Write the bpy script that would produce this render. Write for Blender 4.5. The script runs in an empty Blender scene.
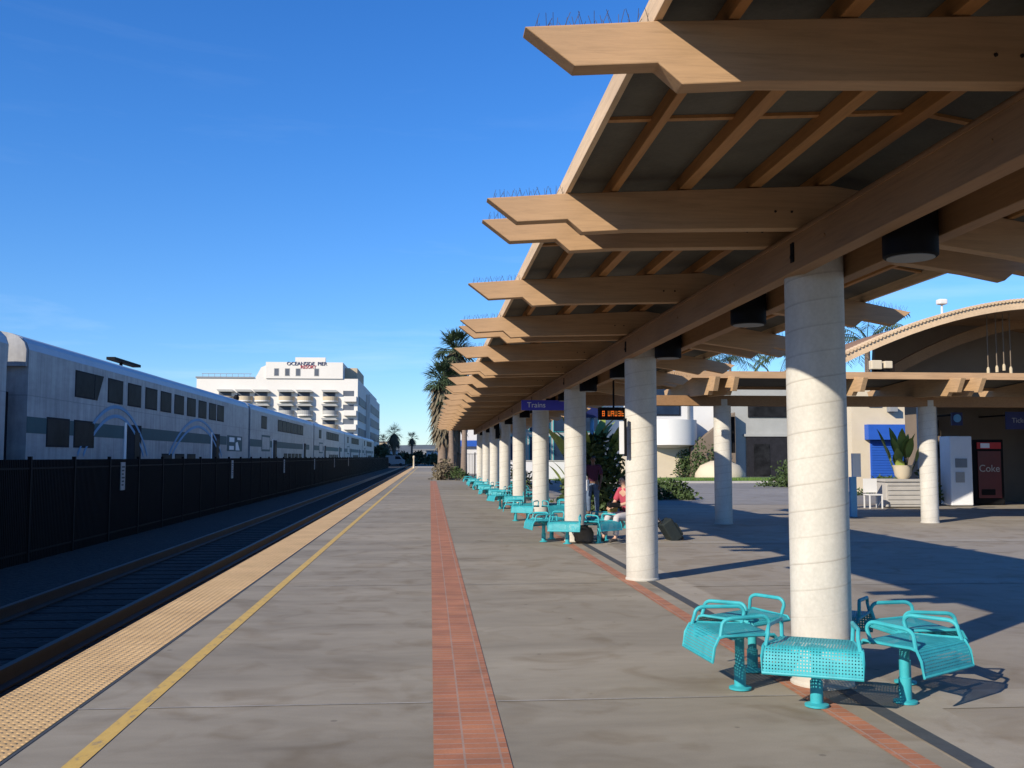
import bpy, bmesh, math, random
from mathutils import Vector, Matrix, Euler
random.seed(7)
R = math.radians
C = bpy.context.scene.collection
SC = bpy.context.scene

# ---------------------------------------------------------------- materials
def nt(name):
    m = bpy.data.materials.new(name); m.use_nodes = True
    t = m.node_tree; b = t.nodes['Principled BSDF']
    return m, t, b
def lk(t, a, b): t.links.new(a, b)
def noise(t, scale, detail=4, rough=.6, vec=None, dist=0):
    n = t.nodes.new('ShaderNodeTexNoise'); n.inputs['Scale'].default_value = scale
    n.inputs['Detail'].default_value = detail; n.inputs['Roughness'].default_value = rough
    n.inputs['Distortion'].default_value = dist
    if vec is not None: lk(t, vec, n.inputs['Vector'])
    return n
def coords(t, sc=(1,1,1), kind='Object'):
    c = t.nodes.new('ShaderNodeTexCoord'); m = t.nodes.new('ShaderNodeMapping')
    m.inputs['Scale'].default_value = sc; lk(t, c.outputs[kind], m.inputs['Vector'])
    return m.outputs['Vector']
def ramp(t, fac, stops):
    r = t.nodes.new('ShaderNodeValToRGB'); e = r.color_ramp.elements
    while len(e) > 1: e.remove(e[-1])
    e[0].position = stops[0][0]; e[0].color = (*stops[0][1], 1)
    for p, c in stops[1:]:
        x = e.new(p); x.color = (*c, 1)
    lk(t, fac, r.inputs['Fac']); return r
def mth(t, op, a, b=None, c=None):
    n = t.nodes.new('ShaderNodeMath'); n.operation = op
    for i, v in enumerate((a, b, c)):
        if v is None: continue
        if isinstance(v, (int, float)): n.inputs[i].default_value = v
        else: lk(t, v, n.inputs[i])
    return n.outputs[0]
def mixc(t, fac, a, b, mode='MIX'):
    n = t.nodes.new('ShaderNodeMix'); n.data_type = 'RGBA'; n.blend_type = mode
    for i, v in ((0, fac), (6, a), (7, b)):
        if isinstance(v, (int, float)): n.inputs[i].default_value = v
        elif isinstance(v, tuple): n.inputs[i].default_value = (*v, 1)
        else: lk(t, v, n.inputs[i])
    return n.outputs[2]
def bump(t, b, h, s=.3, d=.02):
    n = t.nodes.new('ShaderNodeBump'); n.inputs['Strength'].default_value = s; n.inputs['Distance'].default_value = d
    lk(t, h, n.inputs['Height']); lk(t, n.outputs[0], b.inputs['Normal'])
def mat(name, col, rough=.7, var=.18, scale=3, metal=0, bmp=.15, stretch=(1,1,1), spec=.4, fine=40):
    m, t, b = nt(name); v = coords(t, stretch)
    n = noise(t, scale, 6, .65, v); n2 = noise(t, fine, 3, .6, v)
    lo = tuple(max(0, c*(1-var)) for c in col); hi = tuple(min(1, c*(1+var)) for c in col)
    c1 = ramp(t, n.outputs[0], [(.3, lo), (.7, hi)])
    c2 = mixc(t, .25, c1.outputs[0], ramp(t, n2.outputs[0], [(.3, lo), (.7, hi)]).outputs[0])
    lk(t, c2, b.inputs['Base Color']); b.inputs['Roughness'].default_value = rough
    b.inputs['Metallic'].default_value = metal; b.inputs['Specular IOR Level'].default_value = spec
    if bmp: bump(t, b, n2.outputs[0], bmp, .01)
    return m
M = {}
M['wood'] = None
def wood(name, col, axis):
    m, t, b = nt(name); st = {'x': (1.2, 14, 22), 'y': (14, 1.2, 22)}[axis]
    v = coords(t, st); n = noise(t, 1.6, 8, .7, v, .6); n2 = noise(t, .9, 4, .5, coords(t, (1, 1, 1)))
    lo = tuple(c*.72 for c in col); hi = tuple(c*1.18 for c in col)
    c1 = ramp(t, n.outputs[0], [(.25, lo), (.5, col), (.75, hi)])
    c2 = mixc(t, .45, c1.outputs[0], ramp(t, n2.outputs[0], [(.3, (.55, .52, .5)), (.65, (1, 1, 1))]).outputs[0], 'MULTIPLY')
    lk(t, c2, b.inputs['Base Color']); b.inputs['Roughness'].default_value = .72
    bump(t, b, n.outputs[0], .25, .006); return m
M['beamwood'] = wood('glulam_beam', (.44, .275, .145), 'x')
M['beamwood_y'] = wood('glulam_beam_lengthwise', (.50, .32, .165), 'y')
M['girder'] = wood('glulam_girder', (.28, .155, .07), 'y')
M['purlin'] = wood('purlin_wood', (.40, .195, .065), 'y')
M['fascia'] = wood('fascia_wood', (.62, .45, .28), 'y')
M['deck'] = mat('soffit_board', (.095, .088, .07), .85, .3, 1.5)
M['black'] = mat('black_metal', (.008, .008, .009), .7, .2, spec=.1)
M['steel'] = mat('rail_steel', (.05, .038, .03), .55, .25, metal=.5)
M['tie'] = mat('sleeper_wood', (.009, .0075, .0065), .9, .3)
M['white'] = mat('white_stucco', (.62, .61, .59), .85, .06, .6, fine=30)
M['cream'] = mat('cream_stucco', (.68, .65, .59), .85, .06, .08, fine=4)
M['hotelglass'] = mat('hotel_window_glass', (.10, .115, .14), .5, .4, .3, spec=.05, bmp=0)
M['tan'] = mat('tan_stucco', (.46, .38, .26), .85, .1, 1)
M['beige'] = mat('beige_stucco', (.55, .47, .34), .85, .08, 1)
M['greywall'] = mat('grey_stucco', (.33, .33, .31), .85, .1, 1)
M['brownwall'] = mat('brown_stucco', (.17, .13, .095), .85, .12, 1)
M['hill'] = mat('hazy_hill_scrub', (.10, .12, .13), 1, .2, .004, fine=.02, bmp=0)  # distance haze put into the blue-grey base colour
M['blue'] = mat('blue_paint', (.02, .09, .40), .5, .1)
M['sky_blue'] = mat('pale_blue_paint', (.13, .35, .55), .5, .1)
M['navy'] = mat('navy_sign', (.010, .015, .08), .45, .1)
M['signblue'] = mat('blue_sign', (.05, .05, .42), .45, .1)
M['paper'] = mat('white_plate', (.72, .72, .72), .5, .05)
M['red'] = mat('red_plastic', (.42, .01, .012), .4, .1)
M['darkred'] = mat('dark_red_panel', (.10, .012, .012), .35, .2)
M['glass'] = mat('dark_glass', (.016, .0165, .018), .5, .9, 1.1, spec=.03, bmp=0)
M['glassblue'] = mat('blue_glass', (.02, .035, .065), .6, .4, 1, spec=0, bmp=0)
M['trim_teal'] = mat('teal_trim', (.05, .30, .32), .5, .1)
M['skin'] = mat('skin', (.50, .30, .21), .6, .06)
M['skin_dark'] = mat('skin_brown', (.16, .08, .05), .6, .06)
M['pink'] = mat('pink_shirt', (.36, .05, .08), .85, .12, 12)
M['maroon'] = mat('maroon_shirt', (.075, .018, .04), .9, .15, 12)
M['jeans'] = mat('blue_jeans', (.10, .14, .21), .9, .2, 14)
M['greycloth'] = mat('grey_trousers', (.42, .40, .40), .9, .15, 14)
M['hair'] = mat('dark_hair', (.02, .014, .01), .6, .2, 20)
M['shoe'] = mat('shoe_leather', (.05, .04, .035), .6, .2)
M['suitcase'] = mat('black_luggage_fabric', (.012, .018, .018), .7, .3, 20)
M['bagolive'] = mat('yellow_bag', (.28, .19, .05), .7, .3, 14)
M['trunk'] = mat('palm_trunk', (.20, .15, .115), .95, .35, 4, stretch=(1,1,6), bmp=.6)
M['skirt'] = mat('dead_fronds', (.14, .115, .075), .95, .35, 3)
M['leaf'] = mat('palm_leaf', (.055, .085, .04), .6, .4, 2)
M['leaf2'] = mat('yellow_green_leaf', (.20, .25, .05), .55, .35, 1.5)
M['bush'] = mat('bush_leaf', (.045, .075, .022), .7, .4, 3)
M['farleaf'] = mat('far_tree_leaf', (.07, .09, .05), .8, .3, 1)
M['grass'] = mat('lawn', (.10, .17, .03), .9, .4, 2)
M['roofgrey'] = mat('roof_grey', (.22, .23, .24), .8, .1)
M['brownbin'] = mat('brown_bag', (.06, .05, .04), .8, .3)

def sepxyz(t):
    s = t.nodes.new('ShaderNodeSeparateXYZ'); lk(t, coords(t), s.inputs[0]); return s.outputs
def concrete(name, a, b_, stretch, joints=None, stain=(.72, .66, .58)):
    m, t, b = nt(name)
    v = coords(t, stretch); big = noise(t, .9, 7, .65, v, .5); mid = noise(t, 5, 5, .6, coords(t, (.6, 1.3, 1))); fine = noise(t, 90, 3, .7, coords(t))
    c = ramp(t, big.outputs[0], [(.28, a), (.72, b_)]).outputs[0]
    c = mixc(t, .55, c, ramp(t, mid.outputs[0], [(.3, (.88, .87, .86)), (.65, (1.03, 1.03, 1.02))]).outputs[0], 'MULTIPLY')
    c = mixc(t, .5, c, ramp(t, fine.outputs[0], [(.3, (.85, .85, .85)), (.7, (1.08, 1.08, 1.08))]).outputs[0], 'MULTIPLY')
    sp = noise(t, 1.7, 3, .5, coords(t, (1, 1, 1)), 1.2)
    c = mixc(t, ramp(t, sp.outputs[0], [(.50, (0, 0, 0)), (.72, (.75, .75, .75))]).outputs[0], c, stain, 'MULTIPLY')
    s3 = sepxyz(t); wn = t.nodes.new('ShaderNodeTexWhiteNoise'); wn.noise_dimensions = '2D'; cb = t.nodes.new('ShaderNodeCombineXYZ')
    lk(t, mth(t, 'FLOOR', mth(t, 'MULTIPLY', mth(t, 'SUBTRACT', s3[1], 6.88), 1/6.24)), cb.inputs[0]); lk(t, mth(t, 'FLOOR', mth(t, 'MULTIPLY', mth(t, 'SUBTRACT', s3[0], .2), 1/3.2)), cb.inputs[1]); lk(t, cb.outputs[0], wn.inputs['Vector'])
    c = mixc(t, 1, c, ramp(t, wn.outputs['Value'], [(0, (.90, .90, .90)), (1, (1.07, 1.06, 1.05))]).outputs[0], 'MULTIPLY')
    gum = t.nodes.new('ShaderNodeTexVoronoi'); gum.inputs['Scale'].default_value = 2.3; lk(t, coords(t), gum.inputs['Vector'])
    c = mixc(t, ramp(t, gum.outputs['Distance'], [(.045, (.5, .5, .5)), (.06, (0, 0, 0))]).outputs[0], c, (.35, .34, .33), 'MULTIPLY')
    lk(t, c, b.inputs['Base Color']); b.inputs['Roughness'].default_value = .82; b.inputs['Specular IOR Level'].default_value = .3
    bump(t, b, fine.outputs[0], .12, .004); return m
M['platform'] = concrete('platform_concrete', (.20, .177, .138), (.32, .288, .228), (.35, 1.1, 1))
M['plaza'] = concrete('plaza_concrete', (.25, .218, .175), (.33, .292, .235), (.6, .6, 1))
M['band'] = concrete('pale_band_concrete', (.28, .25, .205), (.36, .325, .27), (1, 1, 1))
M['asphalt'] = concrete('road_asphalt', (.20, .19, .175), (.27, .255, .235), (.2, .5, 1))
M['joint'] = mat('joint_sealant', (.27, .25, .22), .9, .4, 3)
M['kerb'] = mat('kerb_concrete', (.38, .36, .33), .85, .12)
M['drain'] = mat('dark_drain', (.055, .06, .065), .7, .25, 8)

def ballast():
    m, t, b = nt('ballast'); v = t.nodes.new('ShaderNodeTexVoronoi'); v.inputs['Scale'].default_value = 14; lk(t, coords(t), v.inputs['Vector'])
    big = noise(t, .35, 4, .6, coords(t))
    c = ramp(t, v.outputs['Color'], [(.1, (.007, .006, .006)), (.9, (.026, .023, .021))]).outputs[0]
    c = mixc(t, .6, c, ramp(t, big.outputs[0], [(.3, (.6, .6, .6)), (.7, (1, 1, 1))]).outputs[0], 'MULTIPLY')
    lk(t, c, b.inputs['Base Color']); b.inputs['Roughness'].default_value = .95
    bump(t, b, v.outputs['Distance'], .8, .04); return m
M['ballast'] = ballast()
def earth():
    m, t, b = nt('dry_ground'); n = noise(t, .02, 6, .6, coords(t)); n2 = noise(t, 1.2, 5, .6, coords(t))
    c = ramp(t, n.outputs[0], [(.3, (.10, .10, .07)), (.7, (.19, .17, .14))]).outputs[0]
    c = mixc(t, .4, c, ramp(t, n2.outputs[0], [(.3, (.7, .7, .7)), (.7, (1.1, 1.1, 1.1))]).outputs[0], 'MULTIPLY')
    lk(t, c, b.inputs['Base Color']); b.inputs['Roughness'].default_value = .95; return m
M['earth'] = earth()

def brick(name, w, h):
    m, t, b = nt(name); br = t.nodes.new('ShaderNodeTexBrick')
    s = sepxyz(t); cb = t.nodes.new('ShaderNodeCombineXYZ'); lk(t, s[0], cb.inputs[0]); lk(t, s[1], cb.inputs[1]); lk(t, cb.outputs[0], br.inputs['Vector'])
    br.offset = 0; br.inputs['Scale'].default_value = 1; br.inputs['Brick Width'].default_value = w; br.inputs['Row Height'].default_value = h
    br.inputs['Mortar Size'].default_value = .007; br.inputs['Color1'].default_value = (.42, .175, .085, 1); br.inputs['Color2'].default_value = (.32, .125, .065, 1)
    br.inputs['Mortar'].default_value = (.33, .22, .165, 1); br.inputs['Mortar Smooth'].default_value = .2
    n = noise(t, 2.2, 5, .6, coords(t)); n2 = noise(t, 60, 3, .6, coords(t))
    c = mixc(t, .8, br.outputs['Color'], ramp(t, n.outputs[0], [(.3, (.7, .72, .75)), (.65, (1.1, 1.05, 1.05))]).outputs[0], 'MULTIPLY')
    c = mixc(t, .5, c, ramp(t, n2.outputs[0], [(.3, (.8, .8, .8)), (.7, (1.1, 1.1, 1.1))]).outputs[0], 'MULTIPLY')
    lk(t, c, b.inputs['Base Color']); b.inputs['Roughness'].default_value = .85
    bump(t, b, br.outputs['Fac'], -.3, .004); return m
M['brick'] = brick('brick_paver', .2, .1)
M['brick_thin'] = brick('brick_paver_edge', .2, .1)

def tactile():
    m, t, b = nt('tactile_yellow'); s = sepxyz(t)
    def dome(o, k):
        f = mth(t, 'FRACT', mth(t, 'MULTIPLY', o, k)); return mth(t, 'POWER', mth(t, 'SUBTRACT', f, .5), 2)
    d = mth(t, 'SQRT', mth(t, 'ADD', dome(s[0], 1/.06), dome(s[1], 1/.06)))
    h = t.nodes.new('ShaderNodeMapRange'); h.inputs[1].default_value = .2; h.inputs[2].default_value = .36; h.inputs[3].default_value = 1; h.inputs[4].default_value = 0
    lk(t, d, h.inputs[0])
    n = noise(t, 1.5, 6, .6, coords(t)); n2 = noise(t, 25, 4, .6, coords(t))
    c = ramp(t, n.outputs[0], [(.3, (.52, .335, .14)), (.7, (.65, .43, .19))]).outputs[0]
    c = mixc(t, .5, c, ramp(t, n2.outputs[0], [(.35, (.75, .72, .7)), (.6, (1.05, 1.05, 1.05))]).outputs[0], 'MULTIPLY')
    jt = mth(t, 'LESS_THAN', mth(t, 'FRACT', mth(t, 'MULTIPLY', s[1], 1/.915)), .012)
    c = mixc(t, mth(t, 'MULTIPLY', jt, .6), c, (.12, .09, .06))
    lk(t, c, b.inputs['Base Color']); b.inputs['Roughness'].default_value = .7
    bump(t, b, h.outputs[0], 1.0, .006); return m
M['tactile'] = tactile()
def yline():
    m, t, b = nt('worn_yellow_paint'); n = noise(t, 14, 6, .7, coords(t, (1, .5, 1)))
    c = ramp(t, n.outputs[0], [(.3, (.24, .19, .12)), (.46, (.52, .34, .08)), (.8, (.60, .40, .10))]).outputs[0]
    lk(t, c, b.inputs['Base Color']); b.inputs['Roughness'].default_value = .7; return m
M['yline'] = yline()

def colmat():
    m, t, b = nt('column_concrete'); s = sepxyz(t)
    ang = mth(t, 'DIVIDE', mth(t, 'ARCTAN2', s[1], s[0]), 2*math.pi)
    f = mth(t, 'FRACT', mth(t, 'SUBTRACT', mth(t, 'MULTIPLY', s[2], 1/.19), ang))
    ln = t.nodes.new('ShaderNodeMapRange'); ln.inputs[1].default_value = 0; ln.inputs[2].default_value = .09; ln.inputs[3].default_value = 1; ln.inputs[4].default_value = 0; lk(t, f, ln.inputs[0])
    n = noise(t, 4, 6, .65, coords(t, (1, 1, .5))); n2 = noise(t, 40, 4, .6, coords(t)); n3 = noise(t, 1.3, 3, .5, coords(t, (1, 1, 2)))
    c = ramp(t, n.outputs[0], [(.3, (.45, .43, .385)), (.7, (.58, .555, .495))]).outputs[0]
    c = mixc(t, .5, c, ramp(t, n2.outputs[0], [(.3, (.82, .82, .8)), (.7, (1.06, 1.06, 1.06))]).outputs[0], 'MULTIPLY')
    brk = ramp(t, n3.outputs[0], [(.3, (.1, .1, .1)), (.6, (.6, .6, .6))]).outputs[0]
    c = mixc(t, mth(t, 'MULTIPLY', ln.outputs[0], brk), c, (.22, .19, .15))
    foot = t.nodes.new('ShaderNodeMapRange'); foot.inputs[1].default_value = 0; foot.inputs[2].default_value = .35; foot.inputs[3].default_value = .35; foot.inputs[4].default_value = 0; lk(t, s[2], foot.inputs[0])
    c = mixc(t, mth(t, 'MULTIPLY', foot.outputs[0], n.outputs[0]), c, (.2, .17, .14))
    lk(t, c, b.inputs['Base Color']); b.inputs['Roughness'].default_value = .8
    bump(t, b, mth(t, 'ADD', mth(t, 'MULTIPLY', ln.outputs[0], .6), mth(t, 'MULTIPLY', n2.outputs[0], .25)), .35, .006); return m
M['column'] = colmat()

def teal(perf):
    m, t, b = nt('perforated_turquoise' if perf else 'turquoise_enamel'); s = sepxyz(t)
    n = noise(t, 6, 5, .6, coords(t))
    c = ramp(t, n.outputs[0], [(.25, (.025, .25, .30)), (.5, (.035, .34, .39)), (.75, (.055, .40, .45))]).outputs[0]
    lk(t, c, b.inputs['Base Color']); b.inputs['Roughness'].default_value = .55; b.inputs['Specular IOR Level'].default_value = .3
    ch = noise(t, 38, 3, .6, coords(t)); lk(t, mixc(t, ramp(t, ch.outputs[0], [(.72, (0, 0, 0)), (.76, (.7, .7, .7))]).outputs[0], c, (.10, .13, .13)), b.inputs['Base Color'])
    if perf:
        def q(o, ph=0):
            f = mth(t, 'FRACT', mth(t, 'ADD', mth(t, 'MULTIPLY', o, 1/.021), ph)); return mth(t, 'POWER', mth(t, 'SUBTRACT', f, .5), 2)
        u = t.nodes.new('ShaderNodeUVMap'); sp = t.nodes.new('ShaderNodeSeparateXYZ'); lk(t, u.outputs[0], sp.inputs[0])
        hole = mth(t, 'LESS_THAN', mth(t, 'ADD', q(sp.outputs[0]), q(sp.outputs[1])), .22**2)
        tr = t.nodes.new('ShaderNodeBsdfTransparent'); mx = t.nodes.new('ShaderNodeMixShader')
        lk(t, hole, mx.inputs[0]); lk(t, b.outputs[0], mx.inputs[1]); lk(t, tr.outputs[0], mx.inputs[2])
        lk(t, mx.outputs[0], t.nodes['Material Output'].inputs['Surface'])
    return m
M['teal'] = teal(False); M['teal_perf'] = teal(True)

def trainmat():
    m, t, b = nt('coach_side_paint'); s = sepxyz(t)
    n = noise(t, .8, 6, .65, coords(t, (1, .5, 1.6))); n2 = noise(t, 9, 4, .6, coords(t, (1, .3, 1)))
    c = ramp(t, n.outputs[0], [(.3, (.28, .28, .285)), (.7, (.42, .42, .42))]).outputs[0]
    c = mixc(t, .4, c, ramp(t, n2.outputs[0], [(.3, (.8, .8, .8)), (.7, (1.05, 1.05, 1.05))]).outputs[0], 'MULTIPLY')
    st = noise(t, 2.2, 5, .7, coords(t, (1, 1.6, .12)))
    c = mixc(t, .8, c, ramp(t, st.outputs[0], [(.35, (.62, .62, .64)), (.6, (1.04, 1.04, 1.04))]).outputs[0], 'MULTIPLY')
    seam = mth(t, 'LESS_THAN', mth(t, 'FRACT', mth(t, 'MULTIPLY', s[1], 1/3.9)), .006)
    seam2 = mth(t, 'LESS_THAN', mth(t, 'ABSOLUTE', mth(t, 'SUBTRACT', s[2], 3.42)), .012)
    c = mixc(t, mth(t, 'MULTIPLY', mth(t, 'MAXIMUM', seam, seam2), .5), c, (.12, .13, .15))
    lk(t, c, b.inputs['Base Color']); b.inputs['Roughness'].default_value = .5; b.inputs['Specular IOR Level'].default_value = .2
    return m
M['coach'] = trainmat()
M['coachroof'] = mat('sky_tinted_coach_roof', (.34, .38, .44), .45, .12, 1)  # blue of the reflected sky put into the base colour
M['band_teal'] = mat('teal_stripe_paint', (.04, .09, .10), .6, .12, 1, spec=.1)
M['wave'] = mat('light_blue_stripe_paint', (.15, .30, .46), .6, .12, 1, spec=.1)
M['under'] = mat('dark_underframe', (.02, .02, .02), .8, .3)
M['rubber'] = mat('black_rubber', (.02, .02, .024), .8, .3, spec=.1)
def emis(name, col, st):
    m, t, b = nt(name); b.inputs['Base Color'].default_value = (*col, 1); b.inputs['Emission Color'].default_value = (*col, 1); b.inputs['Emission Strength'].default_value = st; return m
M['led'] = emis('orange_led', (.9, .25, .03), .35)

# ---------------------------------------------------------------- mesh builder
class MB:
    def __init__(s): s.v = []; s.f = []; s.uv = None
    def add(s, vs, fs):
        n = len(s.v); s.v += [tuple(v) for v in vs]; s.f += [tuple(i+n for i in f) for f in fs]; return s
    def box(s, a, b, M_=None):
        x0, y0, z0 = a; x1, y1, z1 = b
        vs = [(x0,y0,z0),(x1,y0,z0),(x1,y1,z0),(x0,y1,z0),(x0,y0,z1),(x1,y0,z1),(x1,y1,z1),(x0,y1,z1)]
        if M_ is not None: vs = [M_ @ Vector(v) for v in vs]
        return s.add(vs, [(0,3,2,1),(4,5,6,7),(0,1,5,4),(1,2,6,5),(2,3,7,6),(3,0,4,7)])
    def prism(s, poly, axis, lo, hi, M_=None):
        def mk(p, h):
            return {'x': (h, p[0], p[1]), 'y': (p[0], h, p[1]), 'z': (p[0], p[1], h)}[axis]
        n = len(poly); vs = [mk(p, lo) for p in poly] + [mk(p, hi) for p in poly]
        if M_ is not None: vs = [M_ @ Vector(v) for v in vs]
        fs = [tuple(range(n)), tuple(range(2*n-1, n-1, -1))] + [(i, i+n, (i+1) % n+n, (i+1) % n) for i in range(n)]
        return s.add(vs, fs)
    def lathe(s, prof, c=(0,0), n=20, M_=None):   # prof: (r,z)
        vs = []; fs = []
        for r, z in prof:
            for k in range(n):
                a = 2*math.pi*k/n; vs.append((c[0]+r*math.cos(a), c[1]+r*math.sin(a), z))
        if M_ is not None: vs = [M_ @ Vector(v) for v in vs]
        for j in range(len(prof)-1):
            for k in range(n): fs.append((j*n+k, j*n+(k+1) % n, (j+1)*n+(k+1) % n, (j+1)*n+k))
        fs.append(tuple(range(n-1, -1, -1))); m = (len(prof)-1)*n; fs.append(tuple(range(m, m+n)))
        return s.add(vs, fs)
    def tube(s, pts, r, n=8):
        pts = [Vector(p) for p in pts]; rs = r if isinstance(r, (list, tuple)) else [r]*len(pts)
        vs = []; fs = []; up = None
        for i, p in enumerate(pts):
            d = (pts[min(i+1, len(pts)-1)] - pts[max(i-1, 0)]).normalized()
            if up is None: up = d.orthogonal().normalized()
            up = (up - d*up.dot(d)).normalized(); w = d.cross(up)
            for k in range(n):
                a = 2*math.pi*k/n; vs.append(p + (up*math.cos(a) + w*math.sin(a))*rs[i])
        for j in range(len(pts)-1):
            for k in range(n): fs.append((j*n+k, j*n+(k+1) % n, (j+1)*n+(k+1) % n, (j+1)*n+k))
        fs.append(tuple(range(n-1, -1, -1))); m = (len(pts)-1)*n; fs.append(tuple(range(m, m+n)))
        return s.add(vs, fs)
    def plane(s, x0, y0, x1, y1, z): return s.add([(x0,y0,z),(x1,y0,z),(x1,y1,z),(x0,y1,z)], [(0,1,2,3)])
WL = {}
def wl(o): return WL.get(o.name, Vector((0,0,0)))
def obj(name, mb, m, parent=None, smooth=False, world=True, bevel=0, fixn=True):
    me = bpy.data.meshes.new(name); off = wl(parent) if (parent is not None and world) else Vector((0,0,0))
    me.from_pydata([tuple(Vector(v)-off) for v in mb.v], [], mb.f)
    if fixn:
        bm = bmesh.new(); bm.from_mesh(me); bmesh.ops.recalc_face_normals(bm, faces=bm.faces); bm.to_mesh(me); bm.free()
    me.materials.append(m if not isinstance(m, str) else M[m])
    o = bpy.data.objects.new(name, me); C.objects.link(o)
    if parent is not None: o.parent = parent; WL[o.name] = wl(parent)
    if smooth:
        for p in me.polygons: p.use_smooth = True
        try: me.set_sharp_from_angle(angle=R(40))
        except Exception: pass
    if bevel:
        b = o.modifiers.new('bevel', 'BEVEL'); b.width = bevel; b.segments = 2; b.limit_method = 'ANGLE'
    return o
def props(o, label, cat, group=None, kind=None):
    o['label'] = label; o['category'] = cat
    if group: o['group'] = group
    if kind: o['kind'] = kind
    return o
def thing(name, label, cat, loc=(0,0,0), group=None):
    o = bpy.data.objects.new(name, None); C.objects.link(o); o.location = loc; o.empty_display_size = .2
    WL[o.name] = Vector(loc); return props(o, label, cat, group)
def struct(name, mb, m, kind='structure', **k):
    o = obj(name, mb, m, **k); o['kind'] = kind; return o
def copy_tree(o, parent=None):
    c = o.copy(); C.objects.link(c)
    if parent is not None: c.parent = parent
    for ch in list(o.children): copy_tree(ch, c)
    return c
def text(body, size, m, parent, mtx, name='lettering', ext=.002):
    cu = bpy.data.curves.new(name, 'FONT'); cu.body = body; cu.size = size; cu.extrude = ext; cu.align_x = 'CENTER'; cu.align_y = 'CENTER'
    t = bpy.data.objects.new('tmp', cu); C.objects.link(t); bpy.context.view_layer.update()
    me = bpy.data.meshes.new_from_object(t.evaluated_get(bpy.context.evaluated_depsgraph_get()))
    bpy.data.objects.remove(t); bpy.data.curves.remove(cu)
    me.transform(Matrix.Translation(-wl(parent)) @ mtx); me.materials.clear(); me.materials.append(M[m])
    o = bpy.data.objects.new(name, me); C.objects.link(o); o.parent = parent; return o
FACE = Matrix(((1,0,0,0),(0,0,-1,0),(0,1,0,0),(0,0,0,1)))     # text plane facing -Y
def at(x, y, z): return Matrix.Translation((x, y, z))

# ---------------------------------------------------------------- ground
struct('ground', MB().plane(-6000, -600, 6000, 9000, -.46), 'earth')
struct('ballast_bed', MB().plane(-17, -30, -2.95, 420, -.386), 'ballast')
EDGE = -2.93
struct('platform', MB().box((EDGE, -14, -.455), (2.865, 162, 0)), 'platform')
struct('plaza', MB().box((2.868, -14, -.455), (75, 60, -.001)), 'plaza')
struct('far_plaza', MB().box((2.868, 60.002, -.455), (75, 162, -.002)), 'asphalt')
struct('tactile_strip', MB().box((EDGE+.01, -14, .0), (-2.31, 162, .006)), 'tactile')
struct('yellow_line', MB().plane(-1.945, -14, -1.845, 158, .004), 'yline')
struct('brick_path', MB().plane(.03, -14, .45, 69.4, .004), 'brick')
struct('brick_edge_path', MB().plane(2.56, -14, 2.72, 62, .004), 'brick_thin')
struct('drain_strip', MB().plane(2.88, -14, 3.0, 62, .004), 'drain')
struct('pale_concrete_path', MB().plane(3.0, -14, 3.36, 62, .0035), 'band')
b = MB()
for k in range(-1, 9): b.plane(3.36, 6.45+6.24*k, 24 if k > 2 else 14, 6.95+6.24*k, .003)
struct('pale_cross_path', b, 'band')
b = MB()
for k in range(-1, 22):
    y = 6.88+6.24*k
    b.plane(-2.3, y, .02, y+.03, .0032); b.plane(.46, y, 2.55, y+.03, .0032)
struct('platform_joint_lines', b, 'joint')
struct('tactile_border_line', MB().plane(-2.305, -14, -2.285, 162, .0034), 'drain')
# road beyond the plaza with kerbs, lawn
struct('road', MB().plane(5.5, 34, 75, 62, .004), 'asphalt')
b = MB(); b.box((8, 62.2, 0), (34, 62.5, .13)); b.box((7.7, 62.2, 0), (7.98, 74, .13))
struct('kerb', b, 'kerb')
struct('lawn', MB().box((8, 62.52, 0), (34, 74, .12)), 'grass')
def tuft(mb, x, y, z, h, n, w):
    for _ in range(n):
        a = random.random()*6.28; l = h*(.5+random.random()*.8); dx, dy = math.cos(a)*w, math.sin(a)*w
        px, py = x+random.uniform(-.15, .15), y+random.uniform(-.15, .15)
        mb.add([(px-dy*.12, py+dx*.12, z), (px+dy*.12, py-dx*.12, z), (px+dx*.7, py+dy*.7, z+l)], [(0, 1, 2)])
b = MB()
for _ in range(2600):
    tuft(b, random.uniform(8.1, 33.9), random.uniform(62.6, 66), .1, .22, 3, .1)
struct('grass', b, 'grass', 'stuff', fixn=False)

# ---------------------------------------------------------------- rails
def track(cx, y0, y1, label):
    t = thing('railway_track', label, 'railway track', (cx, 0, -.42))
    for s in (-1, 1):
        x = cx+s*.753
        prof = [(x-.07,-.375),(x+.07,-.375),(x+.07,-.36),(x+.012,-.34),(x+.012,-.245),(x+.036,-.235),(x+.036,-.2),(x-.036,-.2),(x-.036,-.235),(x-.012,-.245),(x-.012,-.34),(x-.07,-.36)]
        obj('rail', MB().prism(prof, 'y', y0, y1), 'steel', t)
    first = None
    for k in range(100):
        y = max(y0, 1)+k*.61
        if first is None: first = obj('sleeper', MB().box((cx-1.3, y-.12, -.46), (cx+1.3, y+.12, -.378)), 'tie', t)
        else:
            c = first.copy(); C.objects.link(c); c.parent = t; c.location = (0, k*.61, 0)
    b = MB(); y = max(y0, 1)+61
    while y < y1: b.box((cx-1.3, y-.12, -.46), (cx+1.3, y+.12, -.378)); y += .61
    o = obj('sleeper_row', b, 'tie', t); o['kind'] = 'stuff'
track(-4.5, -20, 400, 'empty near railway track running along the yellow platform edge')
XS = -10.2; CW = 2.95; XC = XS-CW/2
track(XC, -12, 200, 'railway track under the parked double-deck train')
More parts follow.
